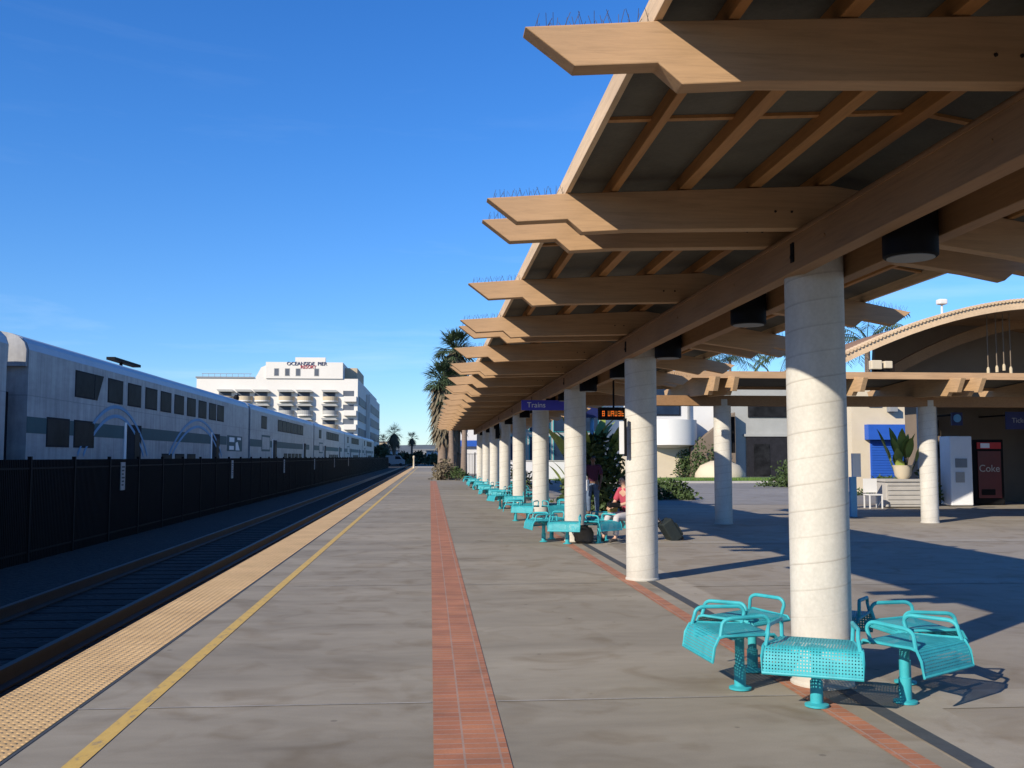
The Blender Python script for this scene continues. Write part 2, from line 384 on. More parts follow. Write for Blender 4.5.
# litter beside the rail
b = MB(); 
for i in range(5):
    a = i*1.25; b.add([(-3.5+.09*math.cos(a), 7.9+.09*math.sin(a), -.40), (-3.5+.1*math.cos(a+.9), 7.9+.1*math.sin(a+.9), -.36), (-3.5, 7.9, -.30+.01*i)], [(0, 1, 2)])
b.lathe([(.04, -.41), (.09, -.38), (.07, -.32), (.02, -.3)], (-3.5, 7.9), 7)
props(obj('paper_litter', b, 'paper'), 'crumpled white paper lying by the near rail', 'litter')

# ---------------------------------------------------------------- fence between tracks
FX = -7.75
f = thing('picket_fence', 'long dark metal picket fence between the empty track and the train', 'fence', (FX, 0, -.42))
b = MB()
for k in range(30):
    y = k*.08+.04; b.box((-.014, y-.014, .04), (.014, y+.014, 2.02))
b.box((-.016, 0, .22), (.016, 2.42, .255)); b.box((-.016, 0, 1.83), (.016, 2.42, 1.865))
p0 = obj('panel', b, 'black', f, world=False)
q0 = obj('post', MB().box((-.035, -.035, 0), (.035, .035, 2.08)), 'black', f, world=False)
for k in range(80):
    y = -4+k*2.42
    if k: p = p0.copy(); q = q0.copy(); C.objects.link(p); C.objects.link(q); p.parent = f; q.parent = f
    else: p, q = p0, q0
    p.location = (0, y, 0); q.location = (0, y, 0)
D1 = 26.04
where = ['nearest', 'second nearest', 'third', 'fourth', 'fifth', 'sixth', 'farthest']
for k in range(6):
    y = D1+14.05*k
    s = thing('fence_sign', 'narrow white notice plate on the dark picket fence, '+where[k]+' one from the camera', 'sign', (FX+.03, y, .9), 'white notice plates on the picket fence')
    obj('plate', MB().box((FX+.02, y-.17, .82), (FX+.04, y+.17, 1.52)), 'kerb', s)
    b = MB()
    for j in range(6): b.box((FX+.04, y-.12, 1.38-j*.09), (FX+.043, y+.12-(j % 3)*.04, 1.42-j*.09))
    obj('printed_lines', b, 'drain', s)

# ---------------------------------------------------------------- train
def coach_profile():
    # (x offset from side, z)
    h = [(0, .55), (0, 4.38), (-.06, 4.56), (-.2, 4.70), (-.45, 4.80), (-.9, 4.88), (-CW/2, 4.9)]
    L = [(XS+x, z) for x, z in h]; Rr = [(XS-CW-x, z) for x, z in h[::-1][1:]]
    return L+Rr
def coach(y0, y1, label, plain=False):
    t = thing('rail_coach', label, 'train car', (XC, (y0+y1)/2, -.2), 'double-deck coaches of the parked train')
    L = y1-y0; e = .28
    b = MB(); prof = coach_profile(); b.prism(prof, 'y', y0+e, y1-e)
    o = obj('body', b, 'coach', t, smooth=False)
    o.data.materials.append(M['coachroof'])
    for p in o.data.polygons:
        if p.center.z+wl(t).z > 4.45 and abs(p.normal.y) < .5: p.material_index = 1
    # end hood and diaphragm
    for yy, s in ((y0+e, -1), (y1-e, 1)):
        b = MB(); b.box((XC-1.0, min(yy, yy+s*.27), .6), (XC+1.0, max(yy, yy+s*.27), 3.3)); obj('diaphragm', b, 'rubber', t)
        b = MB(); hood = [(x*.985+XC*.015, z) for x, z in prof if z > 4.3]
        lo = [(XS-.03-CW+.06, 3.95), (XS-.03, 3.95)]
        b.prism(hood+lo, 'y', min(yy, yy+s*.12), max(yy, yy+s*.12)); obj('end_hood', b, 'coach', t)
    # stripe
    b = MB(); b.box((XS, y0+e, 2.26), (XS+.006, y1-e-(6 if not plain else 3), 2.68)); obj('stripe', b, 'band_teal', t)
    # windows
    ys = [y0+6.6+i*(y1-6.6-7-y0)/8.4 for i in range(9)] 
    def win(a, c, z0, z1, slant=False):
        g = .05
        fr = MB(); fr.box((XS-.01, a, z0), (XS+.012, c, z1)); w = obj('window', fr, 'rubber', t)
        pn = MB(); pn.box((XS, a+g, z0+g), (XS+.016, c-g, z1-g)); obj('pane', pn, 'glass', w)
    if not plain:
        win(y0+3.66, y0+5.3, 3.38, 4.16)
        tri = MB().prism([(y0+5.34, 4.16), (y0+6.15, 4.16), (y0+5.6, 3.38), (y0+5.34, 3.38)], 'x', XS-.01, XS+.014); obj('window', tri, 'glass', t)
        for a in [6.6, 8.7, 10.8, 12.85, 14.9, 17.0, 19.1, 21.2, 23.0]: win(y0+a, y0+a+1.55, 3.38, 4.16)
        win(y0+1.6, y0+3.3, 1.92, 2.72); win(y0+3.66, y0+5.4, 1.92, 2.72)
        for a in (13.2, 15.2, 17.2): win(y0+a, y0+a+1.5, 1.15, 1.78)
    else:
        win(y0+4, y0+6, 3.38, 4.16)
        for a in range(7): win(y0+10.6+a*1.95, y0+12.4+a*1.95, 3.38, 4.16)
        for a in range(5): win(y0+13.6+a*2.0, y0+15.2+a*2.0, 1.2, 1.9)
        b = MB(); b.box((XS, y0+4.2, 2.0), (XS+.008, y0+7.4, 3.0)); b2 = MB().box((XS+.004, y0+4.4, 2.12), (XS+.012, y0+7.2, 2.88))
        em = obj('emblem', b, 'band_teal', t); obj('emblem_field', b2, 'coach', em)
    # doors
    for a in ((8.7, 22.0) if not plain else (8.6, 24.4)):
        d = obj('door', MB().box((XS-.01, y0+a, .75), (XS+.01, y0+a+1.7, 2.75)), 'rubber', t)
        obj('pane', MB().box((XS, y0+a+.9, 1.5), (XS+.016, y0+a+1.5, 2.5)), 'glass', d)
        obj('jamb', MB().box((XS, y0+a-.32, .8), (XS+.03, y0+a-.08, 2.8)), 'paper', d)
    # wave stripes
    if not plain:
        for c0, hw in ((7.6, 3.6), (19.2, 5.0)):
            for off in (0, .55):
                b = MB(); n = 22; vs = []; fs = []
                for i in range(n+1):
                    u = -1+2*i/n; yy = y0+c0+u*(hw-off*.9); z = 1.7+(3.28-off*.55-1.7)*math.cos(u*math.pi/2)**.8 if abs(u) < 1 else 1.7
                    dz = -1.58*math.sin(u*math.pi/2); nn = math.hypot(1, dz/hw); w = .055
                    nx, nz = (dz/hw)*-1/nn, 1/nn
                    vs += [(XS+.014, yy-nx*w, z-nz*w), (XS+.014, yy+nx*w, z+nz*w), (XS+.004, yy-nx*w, z-nz*w), (XS+.004, yy+nx*w, z+nz*w)]
                for i in range(n):
                    a = i*4; fs += [(a, a+4, a+5, a+1), (a+2, a+3, a+7, a+6), (a+1, a+5, a+7, a+3), (a, a+2, a+6, a+4)]
                b.add(vs, fs); obj('wave_stripe', b, 'wave', t)
        # logo block near the far end
        b = MB().box((XS, y0+25.5, 1.95), (XS+.01, y0+29.5, 2.75)); lg = obj('emblem', b, 'band_teal', t)
        b = MB(); b.prism([(y0+26, 2.42), (y0+27.3, 2.42), (y0+27.3, 2.66), (y0+26, 2.66)], 'x', XS+.005, XS+.016)
        b.prism([(y0+27.7, 2.0), (y0+28.8, 2.0), (y0+28.2, 2.45), (y0+27.7, 2.4)], 'x', XS+.005, XS+.016)
        b.prism([(y0+26, 2.02), (y0+27.2, 2.02), (y0+27.2, 2.22), (y0+26, 2.22)], 'x', XS+.005, XS+.016)
        b.prism([(y0+28.1, 2.55), (y0+29.1, 2.55), (y0+29.1, 2.68), (y0+28.1, 2.68)], 'x', XS+.005, XS+.016)
        obj('emblem_mark', b, 'paper', lg)
    # bogies
    for yb in (y0+3.8, y1-3.8):
        bg = obj('bogie', MB().box((XC-1.1, yb-1.6, .05), (XC+1.1, yb+1.6, .5)), 'under', t)
        for dy in (-1.1, 1.1):
            for s in (-1, 1):
                m_ = at(XC+s*.76, yb+dy, .26) @ Matrix.Rotation(R(90), 4, 'Y')
                obj('wheel', MB().lathe([(.3, -.07), (.46, -.06), (.46, .05), (.3, .06)], (0, 0), 20, m_), 'steel', bg)
    obj('underframe', MB().box((XC-1.3, y0+.5, .35), (XC+1.3, y1-.5, .56)), 'under', t)
    return t
CL = 31.65; CY = 26.0
tr_lab = ['double-deck coach nearest the camera, cut off by the left picture edge', 'silver double-deck coach with two light blue arcs and square upper windows',
          'silver coach directly beyond the coach with the light blue arcs', 'third silver coach visible behind the fence', 'silver coach second from the far end of the train', 'last silver coach at the far end, in front of the hotel side']
for k in range(6):
    y0 = CY-CL+k*CL; c = coach(y0, y0+CL-(.75 if k == 0 else 0), tr_lab[k], plain=k > 1)
    if k == 1:
        a = MB(); a.tube([(XC+.35, y0+11.6, 4.88), (XC+.35, y0+11.6, 5.12)], .06, 8); a.box((XC+.2, y0+10.4, 5.1), (XC+.5, y0+13.6, 5.2)); obj('roof_antenna', a, 'black', c)
        a = MB(); a.lathe([(.14, 4.8), (.16, 4.95), (.08, 5.08)], (XS-.5, y0+30.3), 12); obj('roof_horn', a, 'black', c)

# ---------------------------------------------------------------- canopy
XM = 2.87
LP = [(.385,3.455),(.95,3.5),(XM,3.6)]
LB = [(.60,3.29),(.955,3.315),(1.06,3.225),(1.4,3.25),(XM,3.29)]
def right(p): x, z = p; d = XM-x; return (XM+d*.92, z-.1*d)
def beam_poly(dz=0):
    top = LP + [right(p) for p in LP[::-1][1:]]
    bot = [right(p) for p in LB] ; bot = [right(LB[0]), right(LB[1]), right(LB[2]), right(LB[3]), right(LB[4])]
    poly = top + bot + LB[::-1][1:]
    return [(x, z+dz) for x, z in poly]
def deckz(x):
    if x <= XM: return 3.60+(x-.95)*.0535
    return 3.60+(XM-.95)*.0535 - (x-XM)*(.0535+.1)/.92
def spikes(mk, a, c, z0, z1, n=13):
    b = MB()
    for i in range(n):
        u = (i+.5)/n; p = [a[j]+(c[j]-a[j])*u for j in range(2)]; z = z0+(z1-z0)*u
        for s in (-1, 0, 1):
            q = Vector((p[0]+random.uniform(-.01, .01), p[1]+s*.02, z)); tp = Vector((p[0]+random.uniform(-.03, .03), p[1]+s*.05, z+.06))
            b.tube([q, tp], .0014, 3)
    return b
cn = thing('platform_canopy', 'long timber canopy on a row of round concrete columns beside the platform', 'canopy', (XM, 0, 0))
COLS = [7.24+6.24*k for k in range(-2, 9)]
yA, yB = COLS[0]-3.4, COLS[-1]+3.4
CP = [(.2, 0), (.2, 3.0)]
def column_mesh():
    me_b = MB(); me_b.lathe([(.228, 0), (.228, .02), (.215, .035), (.215, 3.14)], (0, 0), 40); return me_b
c0 = obj('column', column_mesh(), 'column', cn, smooth=True, world=False); c0.location = (0, COLS[0], 0)
for y in COLS[1:]:
    c = c0.copy(); C.objects.link(c); c.parent = cn; c.location = (0, y, 0)
obj('girder', MB().box((2.62, yA, 2.99), (2.74, yB, 3.285)), 'girder', cn, bevel=.006)
obj('girder', MB().box((3.08, yA, 2.99), (3.20, yB, 3.285)), 'girder', cn, bevel=.006)
b = MB()
b.box((2.605, yA, 3.24), (2.618, yB, 3.262))
for k in range(int(yA), int(yB)):
    if k % 2 == 0: b.lathe([(.012, -.004), (.012, .004)], (0, 0), 8, at(2.617, k+.4, 3.13) @ Matrix.Rotation(R(90), 4, 'Y'))
obj('conduit', b, 'girder', cn)
ybeams = []
for y in COLS:
    ybeams += [y-3.12, y-.32, y+.32]
ybeams.append(COLS[-1]+3.12)
ybeams = [y for y in ybeams if y > -6]
b = MB(); b.prism(beam_poly(), 'y', -.057, .057)
bm0 = obj('beam', b, 'beamwood', cn, bevel=.006, world=False)
for v in bm0.data.vertices: v.co.x -= XM
sp0 = obj('bird_spikes', spikes(None, (.42-XM, 0), (.94-XM, 0), 3.455, 3.50), 'steel', bm0, world=False)
sp1 = obj('bird_spikes', spikes(None, (right(LP[0])[0]-XM-.03, 0), (right(LP[1])[0]-XM, 0), right(LP[0])[1], right(LP[1])[1]), 'steel', bm0, world=False)
bl = MB()
for bx in (-.42, -.30, .30, .42):
    bl.lathe([(.009, -.064), (.009, .064)], (0, 0), 8, at(bx, 0, 3.40) @ Matrix.Rotation(R(90), 4, 'X'))
obj('bolts', bl, 'steel', bm0, world=False)
for i, y in enumerate(ybeams):
    o = bm0 if i == 0 else copy_tree(bm0, cn)
    o.location = (0, y, 0)
# fascias, purlins, deck
rf = right((.95, 0))[0]
obj('fascia', MB().prism([(.94,3.505),(.975,3.505),(.975,3.64),(.94,3.64)], 'y', yA, yB), 'fascia', cn, bevel=.004)
obj('fascia', MB().prism([(rf,3.312),(rf+.035,3.312),(rf+.035,3.45),(rf,3.45)], 'y', yA, yB), 'fascia', cn, bevel=.004)
for x in (1.29, 1.80, 2.31, 2.82, 3.33, 3.79, 4.22):
    z = deckz(x); obj('purlin', MB().box((x-(.042 if 1.4 < x < 4.1 else .025), yA, z-.095), (x+(.042 if 1.4 < x < 4.1 else .025), yB, z)), 'purlin', cn, bevel=.004)
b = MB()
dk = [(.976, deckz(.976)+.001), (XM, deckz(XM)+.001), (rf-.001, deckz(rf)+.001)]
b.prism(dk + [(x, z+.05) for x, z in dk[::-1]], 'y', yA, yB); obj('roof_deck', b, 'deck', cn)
for i in range(len(ybeams)-1):
    a, c = ybeams[i], ybeams[i+1]
    if c-a < 1: continue
    y = (a+c)/2+.05
    b = MB(); b.prism([(.96, deckz(.96)-.018), (XM, deckz(XM)-.018), (rf-.01, deckz(rf)-.018), (rf-.01, deckz(rf)+.002), (XM, deckz(XM)+.002), (.96, deckz(.96)+.002)], 'y', y, y+.05); obj('batten', b, 'purlin', cn)
# rust stains / small bracket plates on the girder
for k, y in enumerate(COLS):
    b = MB(); b.box((2.61, y-.28, 3.06), (2.619, y-.22, 3.20)); b.lathe([(.02, -.01), (.02, .01)], (0, 0), 8, at(2.612, y-.25, 3.10) @ Matrix.Rotation(R(90), 4, 'Y')); obj('bracket', b, 'black', cn)
# downlights
dl = None
y = 5.8-6.24; n = 0
while y < 60:
    b = MB(); b.lathe([(.152, 2.86), (.162, 2.87), (.162, 3.22), (.15, 3.26), (.05, 3.262)], (2.91, y), 28); b.box((2.741, y-.03, 3.2), (3.079, y+.03, 3.24))
    o = obj('downlight', b, 'black', cn, smooth=True)
    b = MB(); b.lathe([(.14, 2.855), (.14, 2.864)], (2.91, y), 24); obj('lens', b, 'roofgrey', o)
    y += 3.12

# side canopy
XR = 0
c2 = thing('side_canopy', 'flat timber canopy crossing behind the main canopy on two round columns', 'canopy', (7.15, 24.4, 0))
def sw(pl): return [(24.4+(x-XM), z) for x, z in pl]
SIDE = LP+[(2*XM-x, z) for x, z in LP[::-1][1:]]+[(2*XM-x, z-.15) for x, z in LB]+[(x, z-.15) for x, z in LB[::-1][1:]]
for x in (6.43, 6.87, 9.86, 12.17, 12.67, 15.4, 17.9, 18.4, 21.0):
    b = MB(); b.prism(sw(SIDE), 'x', x-.057, x+.057); obj('beam', b, 'beamwood_y', c2, bevel=.005)
obj('fascia', MB().box((5.3, 22.42, 3.46), (23, 22.53, 3.62)), 'beamwood', c2, bevel=.004)
obj('fascia', MB().box((5.7, 26.1, 3.45), (23, 26.15, 3.62)), 'beamwood', c2)
obj('girder', MB().box((3.2, 24.2, 2.92), (23, 24.34, 3.17)), 'girder', c2)
obj('girder', MB().box((3.2, 24.46, 2.92), (23, 24.6, 3.17)), 'girder', c2)
b = MB(); b.prism([(22.54, 3.53), (24.4, 3.63), (26.09, 3.53), (26.09, 3.57), (24.4, 3.68), (22.54, 3.58)], 'x', 5.7, 23); obj('roof_deck', b, 'deck', c2)
for x in (7.25, 12.55, 17.85, 22.6):
    o = obj('column', column_mesh(), 'column', c2, smooth=True, world=False); o.location = (x-7.15, 0, 0)
    o.scale = (1, 1, .98)
b = MB(); b.box((7.47, 24.3, 1.75), (7.54, 24.5, 2.65)); obj('meter_box', b, 'black', c2)

# signs near the columns
y = 22.8
s = thing('hanging_sign', 'blue overhead sign with white lettering hung under the canopy girder', 'sign', (2.6, y, 2.75))
obj('panel', MB().box((2.08, y-.03, 2.72), (3.35, y+.03, 2.95)), 'signblue', s)
text('Trains', .17, 'paper', s, at(2.42, y-.034, 2.835) @ FACE)
obj('hanger', MB().box((2.65, y-.015, 2.95), (2.73, y+.015, 3.0)), 'black', s)
obj('hanger', MB().box((2.92, y-.015, 2.95), (2.98, y+.015, 3.0)), 'black', s)
y = 19.0
s = thing('display_board', 'black electronic departure board with orange characters hung behind the second column', 'display', (3.7, y, 2.5))
obj('housing', MB().box((3.22, y-.08, 2.36), (4.1, y+.08, 2.60)), 'black', s, bevel=.01)
b = MB(); x = 3.28
random.seed(3)
while x < 4.0:
    w = .045; 
    for j, (u0, u1, v0, v1) in enumerate(((0,1,0,.18),(0,1,.82,1),(0,.22,0,1),(.78,1,0,1),(0,1,.42,.58))):
        if random.random() < .72: b.box((x+w*u0, y-.086, 2.43+.1*v0), (x+w*u1, y-.081, 2.43+.1*v1))
    x += .066 if random.random() > .2 else .11
obj('led_characters', b, 'led', s)
obj('hanger', MB().box((3.5, y-.02, 2.60), (3.53, y+.02, 3.42)), 'black', s)
obj('hanger', MB().box((3.85, y-.02, 2.60), (3.88, y+.02, 3.40)), 'black', s)
s = thing('column_sign', 'small black and white notice plate clamped to the left of the second column', 'sign', (2.6, 13.42, 1.7))
obj('plate', MB().box((2.54, 13.30, 1.69), (2.60, 13.33, 2.13)), 'paper', s)
obj('edge_frame', MB().box((2.60, 13.28, 1.66), (2.635, 13.35, 2.17)), 'black', s)
obj('strap', MB().lathe([(.206, 1.69), (.206, 1.715)], (XM, 13.48), 32), 'roofgrey', s)
s = thing('loudspeaker', 'small black loudspeaker box fixed to the sixth column', 'loudspeaker', (2.6, 38.4, 2.4))
obj('cabinet', MB().box((2.5, 38.25, 2.35), (2.64, 38.5, 2.75)), 'black', s, bevel=.01)
obj('bracket', MB().box((2.56, 38.34, 2.5), (2.7, 38.40, 2.55)), 'black', s)
s = thing('street_pole', 'pale blue round pole with a dark blue sign box beside the leafy plants', 'pole', (5.37, 33, 0))
obj('pole', MB().lathe([(.09, 0), (.09, .02), (.07, .05), (.07, 3.3), (.02, 3.4)], (5.37, 33), 16), 'sky_blue', s, smooth=True)
obj('sign_box', MB().box((5.15, 32.8, 2.95), (5.6, 32.98, 3.3)), 'navy', s)
s = thing('blue_post', 'short bright blue post with a white notice seen right of the nearest column', 'post', (11.75, 27, 0))
obj('post', MB().box((11.6, 26.94, 0), (11.78, 27.06, 1.1)), 'sky_blue', s, bevel=.01)
obj('notice', MB().box((11.68, 26.96, 1.1), (11.92, 27.04, 1.75)), 'paper', s)

# ---------------------------------------------------------------- benches
def ring_parts():
    root = thing('bench_ring', 'tmp', 'bench')
    def seat_mesh():
        r0, r1 = .50, .98; prof = [(r0-.02, .395, .24), (r0, .42, .24), (r0+.05, .43, .245), (.75, .425, .29), (r1-.06, .43, .325), (r1-.015, .42, .33), (r1+.01, .385, .335), (r1+.03, .33, .335), (r1+.037, .265, .335)]
        vs = []; fs = []; uv = []
        acc = 0
        for i, (r, z, w) in enumerate(prof):
            if i: acc += math.hypot(r-prof[i-1][0], z-prof[i-1][1])
            for u in (-1, -.5, 0, .5, 1): vs.append((r, u*w, z)); uv.append((u*w, acc))
        for i in range(len(prof)-1):
            for j in range(4): a = i*5+j; fs.append((a, a+5, a+6, a+1))
        me = bpy.data.meshes.new('seat'); me.from_pydata(vs, [], fs); L = me.uv_layers.new(name='UVMap')
        for l in me.loops: L.data[l.index].uv = uv[l.vertex_index]
        me.materials.append(M['teal_perf']); 
        for p in me.polygons: p.use_smooth = True
        return me
    sme = seat_mesh()
    # rim frame
    rim = MB()
    P = [(.48,-.24,.395),(.50,-.24,.42),(.75,-.29,.425),(.92,-.325,.43),(.965,-.33,.42),(1.0,-.335,.36),(1.017,-.335,.262),(1.017,.335,.262),(1.0,.335,.36),(.965,.33,.42),(.92,.325,.43),(.75,.29,.425),(.50,.24,.42),(.48,.24,.395),(.48,-.24,.395)]
    rim.tube(P, .011, 6)
    rim.box((.52, -.2, .395), (.56, .2, .415)); rim.box((.80, -.24, .39), (.84, .24, .41))
    ped = MB(); ped.lathe([(.085, .006), (.085, .02), (.045, .03), (.045, .17), (.036, .175), (.036, .36), (.07, .395)], (.68, 0), 16)
    def hoop(s):
        pts = [(.57, s*.245, .41)]
        y = s*.25
        for a in range(0, 91, 18): pts.append((.60-.06*math.cos(R(a))*1+0, y, .50+.05*math.sin(R(a))))
        for a in range(90, -1, -18): pts.append((.85+.08*math.cos(R(a)), y+s*.05, .495+.05*math.sin(R(a))))
        pts.append((.95, s*.315, .42)); return MB().tube(pts, .0145, 8)
    hp = [hoop(-1), hoop(1)]
    for k in range(6):
        rot = Matrix.Rotation(R(184+60*k), 4, 'Z')
        def mk(name, mb, m):
            if isinstance(mb, MB): o = obj(name, mb, m, root, smooth=True, world=False)
            else: o = bpy.data.objects.new(name, mb); C.objects.link(o); o.parent = root
            o.matrix_basis = rot; return o
        if k == 0: st = mk('seat', sme, None); rr = mk('seat_rim', rim, 'teal'); rr.parent = st; rr.matrix_basis = Matrix(); pd = mk('pedestal', ped, 'teal'); hs = [mk('armrest', h, 'teal') for h in hp]
        else:
            for o in (st, pd, *hs): 
                c = copy_tree(o, root); c.matrix_basis = rot
    return root
ring = ring_parts()
order = {0: 'turquoise perforated metal bench ring around the nearest concrete column', 2: 'turquoise bench ring around the third column, beside the seated person',
         3: 'turquoise bench ring around the fourth column, next past the seated person', 4: 'turquoise bench ring around the fifth column',
         5: 'turquoise bench ring around the sixth column with the loudspeaker', 6: 'turquoise bench ring around the seventh column', 7: 'turquoise bench ring around the eighth column', 8: 'turquoise bench ring around the farthest column of the canopy'}
for i, (k, lab) in enumerate(order.items()):
    o = ring if i == 0 else copy_tree(ring)
    o.location = (XM-.03, 7.24-.10+6.24*k, 0); o['label'] = lab; o['group'] = 'turquoise bench rings around the columns'
    o.scale = (.93, .93, 1); o.rotation_euler = (0, 0, R((0, 5, -9, 12, 3, -4, 8, 0)[i]))

# bags near the columns
def bag(x, y, lab, s=1):
    t = thing('travel_bag', lab, 'bag', (x, y, 0))
    b = MB(); b.lathe([(.17*s, .0), (.23*s, .05), (.24*s, .2), (.18*s, .3), (.06*s, .33)], (x, y), 14); obj('body', b, 'brownbin', t, smooth=True)
    obj('strap', MB().tube([(x-.1*s, y, .28*s), (x-.07, y, .42*s), (x+.07, y, .42*s), (x+.1*s, y, .28*s)], .015, 6), 'black', t)
bag(2.95, 19.15, 'dark brown bag standing at the foot of the third column', .8)
bag(2.95, 38.0, 'dark bag beside the sixth column', 1.1)

# suitcase
S = thing('suitcase', 'black wheeled suitcase tilted on its wheels right of the second column', 'suitcase', (5.02, 19.8, .03))
S.rotation_euler = (0, R(-33), R(8))
def sc_obj(n, mb, m, bv=0, p=S): return obj(n, mb, m, p, world=False, bevel=bv)
sc_obj('body', MB().box((-.25, -.17, .04), (0, .17, .50)), 'suitcase', .03)
sc_obj('front_pocket', MB().box((-.005, -.14, .08), (.045, .14, .36)), 'suitcase', .02)
for yy in (-.13, .13):
    sc_obj('wheel', MB().lathe([(.035, -.015), (.035, .015)], (0, 0), 14, at(-.03, yy, .035) @ Matrix.Rotation(R(90), 4, 'X')), 'rubber')
    sc_obj('handle_rod', MB().tube([(-.22, yy*.6, .48), (-.22, yy*.6, .74)], .008, 6), 'steel')
sc_obj('grip', MB().box((-.245, -.09, .73), (-.195, .09, .76)), 'black', .01)

# ---------------------------------------------------------------- people
def skin_mesh(name, nodes, edges, m, parent, lvl=2, root=0):
    me = bpy.data.meshes.new(name); me.from_pydata([n[0] for n in nodes], edges, [])
    o = bpy.data.objects.new('tmp_skin', me); C.objects.link(o)
    sk = o.modifiers.new('skin', 'SKIN'); sk.use_smooth_shade = True
    if not me.skin_vertices:
        me.skin_vertices.new()
    for i, n in enumerate(nodes):
        r = n[1]; r = (r, r) if not isinstance(r, tuple) else r
        me.skin_vertices[0].data[i].radius = r
        me.skin_vertices[0].data[i].use_root = (i == root)
    ss = o.modifiers.new('sub', 'SUBSURF'); ss.levels = lvl; ss.render_levels = lvl
    bpy.context.view_layer.update()
    ev = bpy.data.meshes.new_from_object(o.evaluated_get(bpy.context.evaluated_depsgraph_get()))
    bpy.data.objects.remove(o); bpy.data.meshes.remove(me)
    ev.materials.clear(); ev.materials.append(M[m])
    for p in ev.polygons: p.use_smooth = True
    q = bpy.data.objects.new(name, ev); C.objects.link(q); q.parent = parent; return q
def lerp(a, b, u): return tuple(a[i]+(b[i]-a[i])*u for i in range(3))
def person(loc, rz, J, label, skin, shirt, pants, hairlen=.0):
    """J: joints in local metres (figure looks along -Y): pelvis chest neck head, shL elL haL, shR elR haR, hipL knL anL toL ..."""
    t = thing('person', label, 'person', loc); t.rotation_euler = (0, 0, rz)
    N = [(J['pelvis'], (.13, .10)), (J['waist'], (.115, .09)), (J['chest'], (.14, .10)), (J['neck'], .055), (lerp(J['neck'], J['head'], .5), .05), (J['head'], (.075, .09)), (J['crown'], (.065, .078))]
    E = [(0,1),(1,2),(2,3),(3,4),(4,5),(5,6)]
    for s in 'LR':
        n = len(N); N += [(J['sh'+s], .058), (lerp(J['sh'+s], J['el'+s], .5), .048), (J['el'+s], .038), (lerp(J['el'+s], J['ha'+s], .5), .034), (J['ha'+s], .024)]
        E += [(2, n), (n, n+1), (n+1, n+2), (n+2, n+3), (n+3, n+4)]
        # hand
        e, h = Vector(J['el'+s]), Vector(J['ha'+s]); d = (h-e).normalized(); side = d.cross(Vector((0, -.3, 1))).normalized(); dn = d.cross(side)
        pm = h+d*.05; k = len(N); N.append((tuple(pm), (.036, .016))); E.append((n+4, k))
        for j in range(4):
            base = pm+side*(j-1.5)*.017+d*.03; ln = (.065, .075, .07, .055)[j]
            k2 = len(N); N += [(tuple(base), .009), (tuple(base+d*ln*.55+dn*.012), .0085), (tuple(base+d*ln+dn*.035), .007)]
            E += [(k, k2), (k2, k2+1), (k2+1, k2+2)]
        k2 = len(N); th = h+d*.02+side*-.028; N += [(tuple(th), .011), (tuple(th-side*.02+d*.035), .0095), (tuple(th-side*.022+d*.062+dn*.01), .008)]; E += [(n+4, k2), (k2, k2+1), (k2+1, k2+2)]
        n = len(N); N += [(J['hip'+s], .085), (lerp(J['hip'+s], J['kn'+s], .5), .075), (J['kn'+s], .055), (lerp(J['kn'+s], J['an'+s], .4), .05), (J['an'+s], .036), (J['to'+s], (.04, .025))]
        E += [(0, n), (n, n+1), (n+1, n+2), (n+2, n+3), (n+3, n+4), (n+4, n+5)]
    body = skin_mesh('body', N, E, skin, t)
    # shirt
    N = [(J['pelvis'], (.155, .125)), (J['waist'], (.14, .115)), (J['chest'], (.165, .125)), (lerp(J['chest'], J['neck'], .75), (.08, .07))]; E = [(0,1),(1,2),(2,3)]
    for s in 'LR':
        n = len(N); N += [(J['sh'+s], .075), (lerp(J['sh'+s], J['el'+s], .6), .066), (lerp(J['sh'+s], J['el'+s], .85), .064)]; E += [(2, n), (n, n+1), (n+1, n+2)]
    skin_mesh('shirt', N, E, shirt, t)
    N = [(lerp(J['pelvis'], J['waist'], .2), (.145, .12)), (J['pelvis'], (.15, .125))]; E = [(0, 1)]
    for s in 'LR':
        n = len(N); N += [(J['hip'+s], .1), (lerp(J['hip'+s], J['kn'+s], .5), .09), (J['kn'+s], .072), (lerp(J['kn'+s], J['an'+s], .5), .066), (lerp(J['kn'+s], J['an'+s], .93), .062)]
        E += [(1, n), (n, n+1), (n+1, n+2), (n+2, n+3), (n+3, n+4)]
    skin_mesh('trousers', N, E, pants, t)
    for s in 'LR':
        a, o_ = Vector(J['an'+s]), Vector(J['to'+s]); sh = skin_mesh('shoe', [(tuple(a+Vector((0, .03, -.035))), (.045, .04)), (tuple(lerp(a, o_, .6)), (.048, .038)), (tuple(o_+Vector((0, -.02, 0))), (.042, .03))], [(0, 1), (1, 2)], 'shoe', t)
    H = Vector(J['head']); Cn = Vector(J['crown']); bk = Vector((0, .035, 0))
    nodes = [(tuple(Cn+Vector((0, .01, .02))), (.082, .092)), (tuple(H+bk+Vector((0, .01, .03))), (.086, .082))]; ed = [(0, 1)]
    if hairlen: nodes.append((tuple(H+bk*1.6+Vector((0, 0, -hairlen))), (.06, .04))); ed.append((1, 2))
    skin_mesh('hair', nodes, ed, 'hair', t)
    # face features
    fw = Vector((0, -1, 0))
    fb = MB(); c_ = H+fw*.082; fb.add([tuple(c_+Vector((-.012, .01, -.015))), tuple(c_+Vector((.012, .01, -.015))), tuple(c_+Vector((0, .01, .03))), tuple(c_+Vector((0, -.022, -.012)))], [(0,1,3),(1,2,3),(2,0,3),(0,2,1)])
    obj('nose', fb, skin, t, world=False, smooth=True)
